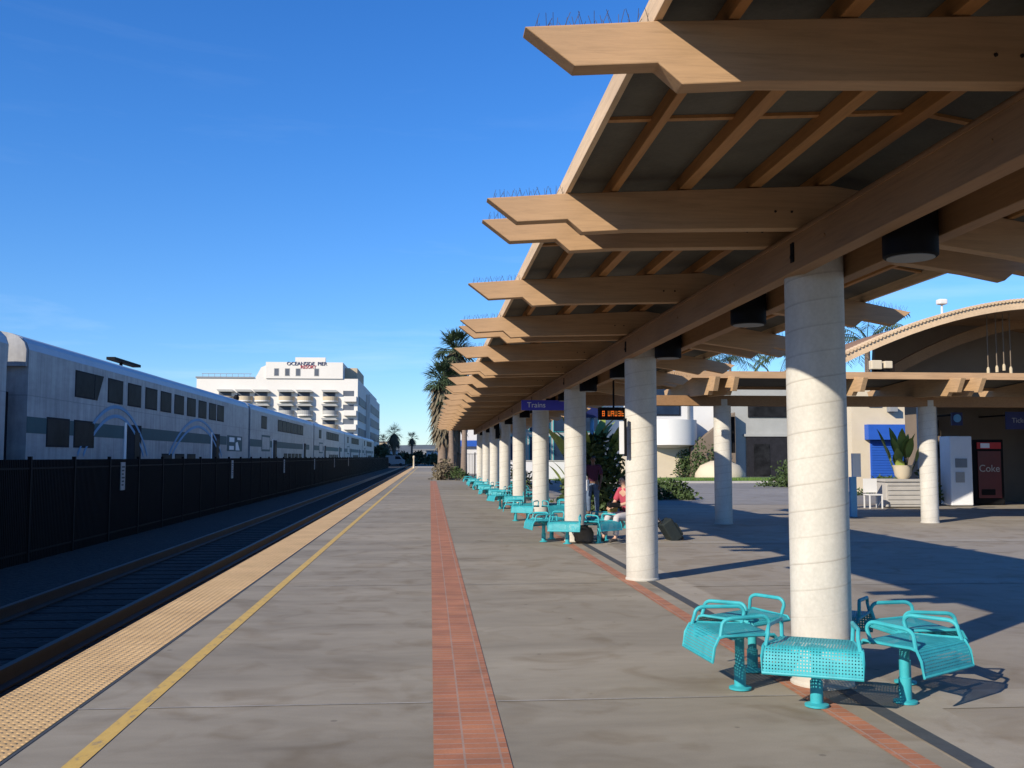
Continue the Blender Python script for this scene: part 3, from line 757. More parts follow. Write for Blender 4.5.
    for s in (-1, 1):
        e = MB(); e.lathe([(.004, -.006), (.011, 0), (.004, .006)], (0, 0), 8, at(*(H+Vector((s*.03, -.078, .02)))) @ Matrix.Rotation(R(90), 4, 'X')); obj('eye', e, 'hair', t, world=False)
        e = MB(); e.lathe([(.012, -.006), (.022, 0), (.012, .006)], (0, 0), 8, at(*(H+Vector((s*.078, .005, .005)))) @ Matrix.Rotation(R(90), 4, 'Y')); obj('ear', e, skin, t, world=False)
    m_ = MB().box((-.022, -.088, -.042), (.022, -.076, -.034)); m_.v = [tuple(Vector(v)+H) for v in m_.v]; obj('mouth', m_, 'darkred', t, world=False)
    return t
J = dict(pelvis=(0,0,.92), waist=(0,0,1.08), chest=(0,0,1.28), neck=(0,0,1.44), head=(0,-.02,1.57), crown=(0,-.01,1.65),
         shL=(.18,0,1.38), elL=(.24,.02,1.10), haL=(.22,-.12,.88), shR=(-.18,0,1.38), elR=(-.25,0,1.12), haR=(-.22,-.22,1.10),
         hipL=(.09,0,.88), knL=(.1,-.02,.49), anL=(.11,.02,.09), toL=(.12,-.14,.035), hipR=(-.09,0,.88), knR=(-.12,-.08,.50), anR=(-.13,0,.09), toR=(-.15,-.15,.035))
P1 = person((4.57, 27.9, 0), R(-25), J, 'standing person in a dark maroon shirt and blue jeans by the pale blue pole', 'skin_dark', 'maroon', 'jeans')
# white bag in the hand
w = MB(); w.box((-.10, -.03, -.30), (.10, .03, 0)); w.tube([(-.05, 0, 0), (-.04, 0, .1), (.04, 0, .1), (.05, 0, 0)], .006, 6)
w.v = [(x+4.30, y+27.60, z+1.02) for x, y, z in w.v]
props(obj('carrier_bag', w, 'paper', bevel=.01), 'white carrier bag held by the standing person', 'bag')
J2 = dict(pelvis=(0,0,.53), waist=(0,-.03,.70), chest=(0,-.09,.90), neck=(0,-.12,1.06), head=(0,-.17,1.18), crown=(0,-.16,1.26),
          shL=(.17,-.09,1.0), elL=(.20,-.22,.76), haL=(.08,-.42,.70), shR=(-.17,-.09,1.0), elR=(-.22,-.20,.75), haR=(-.08,-.42,.70),
          hipL=(.09,-.02,.50), knL=(.13,-.44,.50), anL=(.14,-.46,.10), toL=(.15,-.61,.04), hipR=(-.09,-.02,.50), knR=(-.12,-.44,.52), anR=(-.16,-.52,.10), toR=(-.18,-.66,.04))
P2 = person((3.90, 19.45, 0), R(-62), J2, 'seated person in a pink shirt and grey trousers on the bench behind the second column', 'skin', 'pink', 'greycloth', .12)
hb = thing('handbag', 'small yellow and black handbag on the lap of the seated person', 'bag', (3.35, 19.05, .55))
obj('body', MB().box((3.44, 19.33, .585), (3.64, 19.32, .76)), 'bagolive', hb, bevel=.03)
obj('flap', MB().box((3.43, 19.12, .68), (3.65, 19.33, .77)), 'black', hb, bevel=.02)

# ---------------------------------------------------------------- vegetation helpers
def leafblade(mb, o, d, up, ln, w, droop, seg=4):
    o = Vector(o); d = Vector(d).normalized(); side = d.cross(Vector(up)).normalized(); pts = []
    p = o.copy(); v = d.copy()
    for i in range(seg+1):
        u = i/seg; ww = w*math.sin(math.pi*min(.98, .12+u*.86))
        pts.append((p-side*ww, p+side*ww)); p = p+v*(ln/seg); v = (v+Vector((0, 0, -droop/seg))).normalized()
    vs = [tuple(q) for pr in pts for q in pr]; fs = [(2*i, 2*i+1, 2*i+3, 2*i+2) for i in range(seg)]
    mb.add(vs, fs)
def fan_leaf(mb, o, d, ln, r, n=9):
    d = Vector(d).normalized(); tip = Vector(o)+d*ln; mb.tube([o, tip], .02, 3)
    side = d.cross(Vector((0, 0, 1))); side = side.normalized() if side.length > .1 else Vector((1, 0, 0))
    for i in range(n):
        a = R(-75+150*i/(n-1)); v = d*math.cos(a)+side*math.sin(a)+Vector((0, 0, random.uniform(-.25, .05)))
        leafblade(mb, tip, v, (random.uniform(-.3, .3), random.uniform(-.3, .3), 1), r*random.uniform(.75, 1.05), .045, .7, 3)
def fan_palm(x, y, h, label, crown=1.0, skirt=3.0, tr=.22, n=46, grp=None, r=.85):
    t = thing('palm_tree', label, 'palm tree', (x, y, 0), grp)
    lean = random.uniform(-.2, .2)
    obj('trunk', MB().tube([(x, y, -.1), (x+lean*.3, y, h*.4), (x+lean, y, h)], [tr*1.35, tr, tr*.85], 10), 'trunk', t, smooth=True)
    b = MB(); top = Vector((x+lean, y, h))
    for i in range(n):
        el = R(random.uniform(-25, 85)); az = random.random()*6.283
        d = (math.cos(az)*math.cos(el), math.sin(az)*math.cos(el), math.sin(el)); fan_leaf(b, top, d, crown*random.uniform(.6, 1.0), crown*r)
    obj('crown', b, 'leaf', t, fixn=False)
    if skirt:
        b = MB()
        for i in range(int(130*skirt)):
            z = h-random.random()**1.2*skirt; az = random.random()*6.283; k_ = random.uniform(.4, 1.3); d = (math.cos(az)*k_, math.sin(az)*k_, -1)
            leafblade(b, (top.x+math.cos(az)*tr, y+math.sin(az)*tr, z), d, (math.cos(az), math.sin(az), .2), random.uniform(.8, 1.5)*crown, .11, .6, 3)
        obj('dead_frond_skirt', b, 'skirt', t, fixn=False)
    return t
def shrub(x, y, rx, ry, h, n, label, m='bush', name='shrub', cat='bush', leaf=.12, grp=None):
    t = thing(name, label, cat, (x, y, 0), grp); b = MB()
    cl = [(random.gauss(0, .42), random.gauss(0, .42), random.random()) for _ in range(max(8, n//40))]
    for i in range(n):
        c = random.choice(cl); u, v, w = (c[0]+random.gauss(0, .22), c[1]+random.gauss(0, .22), min(1.0, abs(c[2]+random.gauss(0, .16))))
        k = max(.3, 1-.45*(u*u+v*v)); p = Vector((x+u*rx, y+v*ry, max(.04, w*h*k)))
        d = (random.gauss(0, 1), random.gauss(0, 1), random.gauss(.3, .7)); leafblade(b, p, d, (random.random()+.1, random.random(), random.random()), leaf*random.uniform(.8, 1.6), leaf*.33, .4, 2)
    obj('foliage', b, m, t, fixn=False)
    s = MB()
    for c in cl[:7]: s.tube([(x+c[0]*rx*.2, y+c[1]*ry*.2, 0), (x+c[0]*rx*.8, y+c[1]*ry*.8, h*max(.3, c[2])*.7)], [.03, .012], 5)
    obj('stem', s, 'trunk', t); return t
def paddle_plant(x, y, h, n, label, m='leaf2', w=.22, spread=.5, name='broadleaf_plant', base=0):
    t = thing(name, label, 'plant', (x, y, base)); b = MB(); s = MB()
    for i in range(n):
        az = random.random()*6.283; sp = random.random()*spread; z0 = base+.05; hh = h*random.uniform(.45, 1)
        tip = Vector((x+math.cos(az)*sp, y+math.sin(az)*sp, base+hh*.62)); s.tube([(x+math.cos(az)*sp*.25, y+math.sin(az)*sp*.25, z0), tip], [.03, .014], 5)
        leafblade(b, tip, (math.cos(az)*.5*spread, math.sin(az)*.5*spread, 1), (math.cos(az), math.sin(az), .3), hh*.5, w, .9, 5)
    obj('leaves', b, m, t, fixn=False); obj('stems', s, 'bush', t); return t
# palms at the platform end
fan_palm(1.75, 78, 9.9, 'tallest shaggy palm at the platform end, beside the canopy tips', 1.2, 5.4, .34, 90, r=.85)
fan_palm(.95, 76, 7.4, 'shorter shaggy palm standing left of the tallest one', 1.15, 4.0, .32, 80, r=.85)
fan_palm(1.3, 82, 5.6, 'lowest palm of the cluster, partly behind the taller ones', 1.1, 2.6, .28, 50)
for i, (x, y, h, lab) in enumerate(((1.65, 74, 6.0, 'bare palm trunk left of the fence, under the canopy end'), (2.15, 79, 7.6, 'slim palm trunk second nearest the dark fence'), (2.45, 73, 6.5, 'dark palm trunk nearest the dark wire fence'))):
    fan_palm(x, y, h, lab, .9, 1.2, .2, 20)
shrub(1.0, 72.5, .8, 1.6, 1.5, 700, 'dry olive bush at the foot of the palms', 'skirt', leaf=.2)
shrub(1.9, 71.5, .8, 1.0, .9, 450, 'low green bush right of the dry one under the palms', 'bush', leaf=.15)
# fence at the end of the columns
f = thing('mesh_fence', 'dark wire mesh fence closing the end of the colonnade', 'fence', (3, 76, 0))
b = MB()
for k in range(24): b.box((2.1+k*.11, 75.99, .05), (2.125+k*.11, 76.01, 1.9))
b.box((2.1, 75.98, 1.86), (4.75, 76.02, 1.9)); b.box((2.1, 75.98, .2), (4.75, 76.02, .24)); obj('mesh', b, 'black', f)
for x in (2.1, 3.4, 4.75): obj('post', MB().box((x-.04, 75.95, 0), (x+.04, 76.05, 2.0)), 'black', f)
# vegetation right side
paddle_plant(5.0, 31, 3.0, 60, 'tall yellow-green banana plant behind the pale blue pole', w=.17, spread=1.0, name='banana_plant')
shrub(5.2, 30.4, 1.05, .7, 2.3, 1800, 'dense dark shrub under the banana plant', 'bush', leaf=.16)
shrub(9.3, 38.5, .95, .7, .75, 1100, 'low dark bush at the plaza edge left of the side canopy column', leaf=.13)
shrub(19.7, 54, 1.3, .9, 1.5, 900, 'rounded green bush left of the nearest column, across the road', leaf=.16)
shrub(19.6, 42, 1.4, .8, .8, 800, 'low green bush in front of the blue shutter', leaf=.12)
shrub(4.2, 52, 1.6, .8, 1.2, 700, 'green bush behind the bench rings at the low white wall', leaf=.15)
for i, (x, w_) in enumerate(((20.2, 1.1), (21.6, .9), (19.2, .9))):
    shrub(x+1, 76.5+i, w_, .8, 3.2-i*.5, 700, ('dark shrub beneath the white stair wall', 'dark shrub right of the one under the stair', 'low dark shrub left of the round boulder')[i], leaf=.22)

# ---------------------------------------------------------------- feather palms behind canopy
def feather_palm(x, y, h, label, L=2.6, n=16):
    t = thing('feather_palm', label, 'palm tree', (x, y, 0)); obj('trunk', MB().tube([(x, y, -.1), (x, y, h)], [.2, .14], 10), 'trunk', t, smooth=True)
    b = MB()
    for i in range(n):
        az = 6.283*i/n+random.uniform(-.2, .2); el = R(random.uniform(0, 70)); v = Vector((math.cos(az)*math.cos(el), math.sin(az)*math.cos(el), math.sin(el))); p = Vector((x, y, h)); pts = [p.copy()]
        for k in range(12):
            p = p+v*(L/12); v = (v+Vector((0, 0, -.13))).normalized(); pts.append(p.copy())
            sd = v.cross(Vector((0, 0, 1))).normalized()
            for s in (-1, 1):
                for q in (0, .5): leafblade(b, p-v*(L/12)*q, sd*s+v*.5+Vector((0, 0, random.uniform(-.9, -.2))), (0, 0, 1), L*.22*(1-.5*abs(k/11-.4)), .035, .5, 2)
        b.tube(pts, .02, 4)
    obj('crown', b, 'leaf', t, fixn=False); return t
feather_palm(22.6, 50, 7.4, 'feathery palm crown showing just right of the nearest column', 2.7, 18)
feather_palm(30.3, 99, 11.6, 'feathery palm above the side canopy left of the nearest column', 4.2, 20)
feather_palm(26.0, 101, 11.2, 'feathery palm left of the other one above the side canopy', 4.0, 18)
feather_palm(24.5, 66, 8.6, 'feathery palm directly behind the nearest column top', 2.8, 16)

# ---------------------------------------------------------------- hotel
H = thing('hotel', 'white stepped hotel with curved balconies behind the train', 'building', (-31, 210, 0))
Y = 210
obj('wall', MB().box((-48, Y, 0), (-15.1, 284, 17.9)), 'cream', H)
obj('wall', MB().box((-34, Y-.3, 17.9), (-18.2, 222, 21.3)), 'cream', H)
obj('wall', MB().prism([(-36.2, 17.9), (-34.0, 17.9), (-34.0, 20.6), (-35.0, 20.2), (-35.6, 19.0)], 'y', Y, Y+11), 'cream', H)
obj('parapet', MB().box((-28, Y-.3, 21.3), (-21.8, Y+.6, 22.3)), 'cream', H)
obj('penthouse', MB().box((-18.15, Y+5, 17.9), (-15.6, 236, 20.6)), 'tan', H)
obj('roof_trim', MB().box((-48.2, Y-.2, 17.9), (-36.3, Y+.2, 18.2)), 'roofgrey', H)
for i, x in enumerate((-31.8, -29.6, -27.4, -23.6)):
    w = obj('window', MB().box((x-.5, Y-.34, 18.4), (x+.5, Y-.29, 20.0)), 'greywall', H); obj('pane', MB().box((x-.4, Y-.36, 18.5), (x+.4, Y-.33, 19.9)), 'hotelglass', w)
for x in (-42.2, -38.5, -34.9, -30, -26.2, -21.0):
    for r, z in enumerate((14.3, 11.4, 8.5, 5.6, 2.7)):
        w = obj('window', MB().box((x-1.3, Y-.06, z-.9), (x+1.3, Y-.01, z+1.0)), 'roofgrey', H); obj('pane', MB().box((x-1.15, Y-.09, z-.8), (x+1.15, Y-.05, z+.85)), 'hotelglass', w)
        b = MB(); n = 12; pl = [(x+.3-1.6*math.cos(math.pi*i/n), Y-1.5*math.sin(math.pi*i/n)) for i in range(n+1)]
        b.prism(pl, 'z', z-1.25, z-1.0); bal = obj('balcony', b, 'cream', H)
        b = MB()
        for i in range(n):
            a0, a1 = pl[i], pl[i+1]; q = .93
            i0, i1 = (x+.3+(a0[0]-x-.3)*q, Y+(a0[1]-Y)*q), (x+.3+(a1[0]-x-.3)*q, Y+(a1[1]-Y)*q)
            b.prism([a0, a1, i1, i0], 'z', z-1.0, z-.15)
        obj('balustrade', b, 'tan' if (r % 2 == 0) else 'greywall', bal)
        b = MB(); b.prism([(x-1.5, z+1.2), (x+1.5, z+1.2), (x+2.0, z+.75), (x-1.2, z+.75)], 'y', Y-1.2, Y-.05); obj('awning', b, 'greywall', H)
# corner balconies
for z in (14.3, 11.4, 8.5, 5.6):
    obj('balcony', MB().box((-17.9, Y-1.2, z-1.2), (-15.3, Y-.01, z-.1)), 'cream', H)
    obj('window', MB().box((-18.1, Y-.07, z-.1), (-15.9, Y-.02, z+1.1)), 'hotelglass', H)
obj('wall', MB().box((-15.05, 238, 0), (-14.2, 283, 16.4)), 'cream', H)
for z in (13.3, 10.0, 6.7, 3.6):
    w = obj('window_band', MB().box((-14.25, 240, z-1.0), (-14.12, 281, z+.9)), 'hotelglass', H)
    obj('window_band', MB().box((-15.12, 213, z-.6), (-14.98, 236, z+1.1)), 'hotelglass', H)
b = MB()
for k in range(9): b.tube([(-47+k*1.2, Y+1, 18.2), (-47+k*1.2, Y+1, 18.9)], .05, 4)
b.box((-47.2, Y+.95, 18.85), (-37, Y+1.05, 18.95)); obj('roof_rail', b, 'roofgrey', H)
text('OCEANSIDE  PIER', 1.05, 'navy', H, at(-25.6, Y-.36, 21.0-.05) @ FACE, ext=.05)
text('RESORT', .9, 'red', H, at(-25.3, Y-.36, 20.25) @ FACE, ext=.05)

# ---------------------------------------------------------------- far left town and hills
def block(x0, x1, y0, y1, h, m, label, rows=2, cols=4, name='far_building'):
    t = thing(name, label, 'building', ((x0+x1)/2, y0, 0)); obj('wall', MB().box((x0, y0, -.45), (x1, y1, h)), m, t)
    obj('roof', MB().box((x0-.2, y0-.2, h), (x1+.2, y1+.2, h+.3)), 'roofgrey', t)
    for r in range(rows):
        for c in range(cols):
            x = x0+(c+.5)*(x1-x0)/cols; z = (r+.5)*h/rows; w = (x1-x0)/cols*.3
            obj('window', MB().box((x-w, y0-.05, z-h/rows*.22), (x+w, y0+.02, z+h/rows*.25)), 'glass', t)
block(-21, -14, 330, 345, 6.5, 'tan', 'low tan house left of the distant palms', 2, 3)
block(-14, -9.5, 300, 315, 3.4, 'white', 'small white building under the distant palms', 1, 3)
block(-6, 1.5, 360, 380, 4.2, 'roofgrey', 'grey shed beyond the platform end', 1, 4)
block(2.2, 8, 310, 330, 5.5, 'beige', 'pale beige house just left of the canopy palms', 2, 3)
block(-1, 2.4, 290, 300, 3.2, 'white', 'small white hut in line with the platform end', 1, 2)
block(-90, -52, 260, 290, 7, 'tan', 'low tan building behind the train, left of the hotel', 2, 10)
fan_palm(-9.0, 255, 7.5, 'distant palm with the widest crown, right of the tan house', 1.9, 2.5, .4, 30)
fan_palm(-11.6, 262, 5.2, 'distant short palm just left of the widest one', 1.7, 2, .4, 24)
fan_palm(-4.9, 270, 6.6, 'lone slim distant palm above the end of the track', 1.4, .8, .3, 24)
fan_palm(-15.5, 300, 8.4, 'tallest thin distant palm beside the hotel', 1.2, 0, .3, 16)
for i, (x, y, r, h) in enumerate(((-12, 240, 3.0, 4.0), (-16, 250, 3, 3.2), (-6.5, 250, 2.2, 2.6), (-3, 262, 2.0, 2.9), (.6, 240, 1.2, 2.2))):
    shrub(x, y, r, r, h, 700, ('round dark tree under the distant palms', 'dark shrubs left of the round tree', 'dark shrub by the end of the track', 'dark tree right of the end of the track', 'bush beyond the far platform end')[i], 'farleaf', 'shrub', 'bush', .7)
pv = thing('parked_van', 'tiny pale van parked beyond the end of the train', 'van', (-7.8, 222, -.4))
b = MB(); b.prism([(-9.8, .1), (-9.8, 1.7), (-9.5, 2.0), (-6.6, 2.0), (-6.0, 1.2), (-5.5, 1.0), (-5.5, .1)], 'y', 221, 223); obj('body', b, 'roofgrey', pv)
obj('window', MB().prism([(-7.6, 1.2), (-7.6, 1.8), (-6.7, 1.8), (-6.25, 1.2)], 'y', 220.97, 221.0), 'glass', pv)
for x in (-8.9, -6.4): obj('wheel', MB().lathe([(.34, -.1), (.34, .1)], (0, 0), 16, at(x, 221.0, 0) @ Matrix.Rotation(R(90), 4, 'X')), 'rubber', pv)
bo = thing('marker_post', 'pale post at the far end of the platform edge', 'post', (-2.4, 150, 0))
obj('post', MB().lathe([(.18, 0), (.13, .1), (.11, 1.4), (.17, 1.5), (.17, 1.75), (.06, 1.85)], (-2.4, 150), 12), 'beige', bo, smooth=True)
struct('end_kerb', MB().box((-2.9, 162.02, -.4), (2.0, 162.5, .12)), 'kerb')
b = MB(); n = 60; random.seed(5)
for lay, (yy, hh) in enumerate(((3600, 38), (4700, 62))):
    pr = [(-3600+i*120, hh*(.45+.3*math.sin(i*.23+lay)+.18*math.sin(i*.61+2*lay)+.07*random.random())) for i in range(n+1)]
    vs = []; fs = []
    for i, (x, z) in enumerate(pr): vs += [(x, yy-500, -1), (x, yy-150, z*.6), (x, yy, z), (x, yy+500, -1)]
    for i in range(n):
        for j in range(3): a = i*4+j; fs.append((a, a+4, a+5, a+1))
    b.add(vs, fs)
struct('hills', b, 'hill')

# ---------------------------------------------------------------- buildings right side
# glazed office behind the far columns
G = thing('glazed_building', 'dark blue glass building with turquoise trim behind the far columns', 'building', (8, 76, 0))
obj('wall', MB().box((5.6, 78, 0), (13.4, 92, 8.5)), 'greywall', G)
for r in range(3):
    for c in range(4):
        x = 5.8+c*1.9; z = 1.2+r*2.4
        w = obj('window', MB().box((x, 77.93, z), (x+1.7, 78.0, z+2.1)), 'trim_teal', G); obj('pane', MB().box((x+.06, 77.9, z+.06), (x+1.64, 77.95, z+2.04)), 'glassblue', w)
obj('trim', MB().box((5.5, 77.6, 5.55), (13.5, 77.9, 5.95)), 'trim_teal', G)
obj('corner_pier', MB().box((5.3, 77.5, 0), (5.75, 78.2, 8.5)), 'trim_teal', G)
wl_ = thing('low_wall', 'low white garden wall across the road behind the columns', 'wall', (9, 70, 0))
obj('wall', MB().box((5.2, 70, 0), (12.6, 70.3, 1.35)), 'white', wl_); obj('coping', MB().box((5.15, 69.95, 1.35), (12.65, 70.35, 1.42)), 'kerb', wl_)
# white tower with blue beam near the palms
Tt = thing('white_building', 'plain white building with a blue sign rail between palms and last column', 'building', (3.8, 100, 0))
obj('wall', MB().box((2.8, 100, 0), (5.0, 112, 7.5)), 'white', Tt); obj('blue_rail', MB().box((2.6, 99.6, 2.7), (4.9, 99.8, 3.3)), 'blue', Tt)
for z in (4.2, 5.6): obj('window', MB().box((3.1, 99.95, z), (3.7, 100.02, z+.7)), 'glass', Tt)
for x in (2.7, 4.8): obj('rail_post', MB().box((x-.06, 99.65, 0), (x+.06, 99.77, 2.7)), 'blue', Tt)
# white modern building
W = thing('modern_building', 'white modern building with a round balcony and open garage door across the road', 'building', (24, 80, 0))
obj('wall', MB().box((13.6, 80, 0), (23.6, 95, 8.6)), 'white', W)
obj('wing', MB().box((23.6, 79.0, 0), (31.5, 94, 8.3)), 'greywall', W)
obj('balcony', MB().lathe([(1.0, 2.35), (2.3, 2.6), (2.3, 4.6), (2.15, 4.6), (2.15, 3.0)], (19.1, 79.4), 40), 'white', W, smooth=True)
obj('stair_wall', MB().prism([(15.2, 0), (15.2, 1.6), (18.0, 2.5), (21.0, 2.5), (21, 0)], 'y', 78.6, 79.9), 'beige', W)
# raking stair screen; shade under the stair put into its dark brown colour
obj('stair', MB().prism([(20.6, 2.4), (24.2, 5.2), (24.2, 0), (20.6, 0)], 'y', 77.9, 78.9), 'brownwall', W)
w = obj('window', MB().box((25.6, 78.9, 4.85), (29.1, 79.0, 6.1)), 'rubber', W); obj('pane', MB().box((25.7, 78.86, 4.95), (29.0, 78.91, 6.0)), 'glass', W)
w = obj('window', MB().box((17.9, 79.93, 5.0), (20.3, 80.0, 7.3)), 'rubber', W); obj('pane', MB().box((18.0, 79.9, 5.1), (20.2, 79.95, 7.2)), 'glassblue', w)
g = obj('garage_opening', MB().box((25.4, 78.88, .1), (28.9, 79.0, 3.3)), 'rubber', W); obj('reveal', MB().box((25.2, 78.8, 3.3), (29.1, 78.99, 3.5)), 'greywall', g)
obj('door', MB().box((26.0, 78.84, .1), (27.3, 78.87, 2.7)), 'glass', g)
obj('vent_pipe', MB().lathe([(.1, 4.6), (.1, 8.4)], (20.9, 79.7), 10), 'roofgrey', W)
b = MB(); b.lathe([(1.9, 0), (1.9, .4), (1.5, 1.0), (.7, 1.35), (.1, 1.4)], (22.2, 75.5), 20)
props(obj('boulder', b, 'beige', smooth=True), 'large pale rounded boulder on the lawn in front of the white building', 'boulder')
b = MB(); b.lathe([(1.3, 0), (1.3, .6), (.9, 1.3), (.2, 1.9)], (30.6, 74), 20)
props(obj('boulder', b, 'white', smooth=True), 'white rounded boulder right of the garage opening', 'boulder')
# blue shutter building
B = thing('shutter_building', 'beige building with a bright blue roller shutter right of the nearest column', 'building', (21, 45, 0))
obj('wall', MB().box((19.5, 45, 0), (24.6, 46.6, 4.9)), 'beige', B)
sh = obj('roller_shutter', MB().box((20.35, 44.93, 0.02), (22.6, 45.0, 2.45)), 'blue', B)
b = MB()
for k in range(20): b.box((20.4, 44.905, .08+k*.118), (22.55, 44.93, .15+k*.118))
obj('slats', b, 'blue', sh)
obj('header_box', MB().box((20.1, 44.55, 2.45), (22.75, 44.99, 3.15)), 'blue', B)
obj('lamp', MB().box((21.2, 44.6, 3.75), (21.55, 44.99, 4.05)), 'roofgrey', B); obj('vent', MB().box((20.3, 44.9, 4.0), (20.9, 44.99, 4.3)), 'black', B)
obj('stripe_banner', MB().box((22.9, 44.9, 1.2), (23.05, 44.96, 4.2)), 'signblue', B); obj('stripe_banner', MB().box((23.15, 44.9, .8), (23.28, 44.96, 4.2)), 'yline', B)
# station hall with vaulted roof
V = thing('station_hall', 'station hall with a broad arched tile-edged roof at the right edge', 'building', (18, 34, 0))
def arch(x0, x1, z0, z1, xc, n=28):
    pts = []
    for i in range(n+1):
        x = x0+(x1-x0)*i/n; u = (x-xc)/(xc-x0); pts.append((x, z1-(z1-z0)*abs(u)**1.75))
    return pts
a1 = arch(11.4, 23.2, 4.45, 6.14, 17.4); th = .25
b = MB(); b.prism(a1+[(x, z-th) for x, z in a1[::-1]], 'y', 27, 27.25); obj('roof_edge', b, 'fascia', V)
b = MB()
for i in range(110):
    u = i/110*(len(a1)-1); k = int(u); p = lerp((a1[k][0], 0, a1[k][1]), (a1[k+1][0], 0, a1[k+1][1]), u-k)
    m_ = at(p[0], 26.95, p[2]+.01) @ Matrix.Rotation(R(-90), 4, 'X'); b.lathe([(.05, 0), (.05, .5)], (0, 0), 8, m_)
obj('edge_tiles', b, 'fascia', V)
b = MB(); b.prism([(x, z-.02) for x, z in a1]+[(x, z-th+.04) for x, z in a1[::-1]], 'y', 27.25, 31.4); obj('roof', b, 'girder', V)
a2 = arch(14.2, 24.5, 4.5, 6.1, 19.4)
b = MB(); b.prism(a2+[(x, z-.35) for x, z in a2[::-1]], 'y', 29.5, 29.7); obj('arch_beam', b, 'girder', V)
obj('wall', MB().box((17.95, 35.6, 0), (28, 36.6, 4.24)), 'brownwall', V)
obj('tympanum', MB().prism([(x, z-.06) for x, z in a1 if x > 14.2]+[(23.2, 3.6), (14.2, 3.6)], 'y', 31.1, 31.3), 'brownwall', V)
obj('shade_slab', MB().box((16.5, 31.35, 4.25), (28, 36.65, 4.45)), 'brownwall', V)  # slab added out of sight to keep the sun off the hall wall
obj('side_wall', MB().box((22.9, 28, 0), (23.2, 35.6, 4.6)), 'brownwall', V)
for x in (17.4, 22.2): obj('pier', MB().box((x-.25, 33.6, 0), (x+.25, 34.1, 4.3)), 'greywall', V)
for x in (11.9,): obj('pier', MB().box((x-.15, 30, 0), (x+.15, 30.3, 4.3)), 'greywall', V)
obj('window', MB().box((18.15, 35.5, 1.6), (18.7, 35.6, 2.1)), 'glass', V); obj('window', MB().box((18.15, 35.5, 2.5), (18.7, 35.6, 3.0)), 'glass', V)
for i, (x, z) in enumerate(((16.43, 4.1), (16.70, 4.15), (16.92, 4.2), (17.13, 4.12))):
    p = thing('pendant_lamp', ('leftmost', 'second', 'third', 'rightmost')[i]+' of four slim pendant lamps hanging under the arched roof', 'lamp', (x, 28.2, z), 'pendant lamps under the arched roof')
    obj('rod', MB().tube([(x, 28.2, z+.2), (x, 28.2, 5.9)], .015, 6), 'brownwall', p); obj('shade', MB().lathe([(.045, z), (.045, z+.14), (.025, z+.2)], (x, 28.2), 12), 'tan', p, smooth=True)
dd = thing('roof_camera', 'white camera housing standing on the arched roof', 'camera', (14.4, 27.8, 5.9))
obj('mast', MB().lathe([(.04, 5.6), (.03, 6.1)], (14.85, 27.8), 8), 'white', dd); obj('housing', MB().box((14.72, 27.68, 6.08), (14.98, 27.92, 6.24)), 'white', dd, bevel=.04)
# machines
vm = thing('vending_machine', 'dark drinks vending machine with a red and white top against the station hall', 'vending machine', (19, 33, 0))
obj('cabinet', MB().box((18.6, 33, .04), (19.66, 33.8, 2.25)), 'black', vm, bevel=.02)
obj('front_panel', MB().box((18.72, 32.96, .25), (19.54, 33.0, 1.85)), 'darkred', vm)
hd = obj('header', MB().box((18.7, 32.96, 1.93), (19.56, 33.0, 2.15)), 'red', vm); obj('header_stripe', MB().box((18.82, 32.94, 1.96), (19.14, 32.96, 2.12)), 'paper', hd)
text('Coke', .34, 'kerb', vm, at(19.12, 32.955, 1.25) @ FACE)
obj('slot', MB().box((18.82, 32.94, .35), (19.3, 32.96, .55)), 'black', vm)
km = thing('ticket_machine', 'tall white ticket machine left of the drinks machine', 'ticket machine', (17.2, 32.5, 0))
obj('cabinet', MB().box((17.38, 32.3, .03), (18.15, 33.0, 2.35)), 'paper', km, bevel=.03)
obj('screen', MB().box((17.55, 32.27, 1.3), (17.95, 32.31, 1.6)), 'roofgrey', km); obj('coin_panel', MB().box((17.55, 32.27, .8), (17.85, 32.31, 1.15)), 'kerb', km)
s = thing('wall_sign', 'small blue square sign with a pale emblem on the dark hall wall', 'sign', (17.8, 33.4, 3.0))
obj('panel', MB().box((18.12, 33.5, 2.75), (18.52, 33.56, 3.2)), 'navy', s); obj('emblem', MB().lathe([(.14, 0), (.14, .02)], (0, 0), 18, at(18.32, 33.5, 3.0) @ Matrix.Rotation(R(90), 4, 'X')), 'sky_blue', s)
obj('bracket', MB().box((18.17, 33.56, 3.1), (18.47, 35.6, 3.15)), 'black', s)
s = thing('wall_sign', 'dark blue sign with white lettering at the right edge over the machines', 'sign', (19.3, 32.9, 2.9))
obj('panel', MB().box((19.75, 32.9, 2.6), (21.1, 32.96, 3.2)), 'navy', s); text('Tickets', .24, 'kerb', s, at(20.3, 32.895, 2.9) @ FACE)
obj('bracket', MB().box((20.3, 32.96, 3.1), (20.4, 35.6, 3.15)), 'black', s)
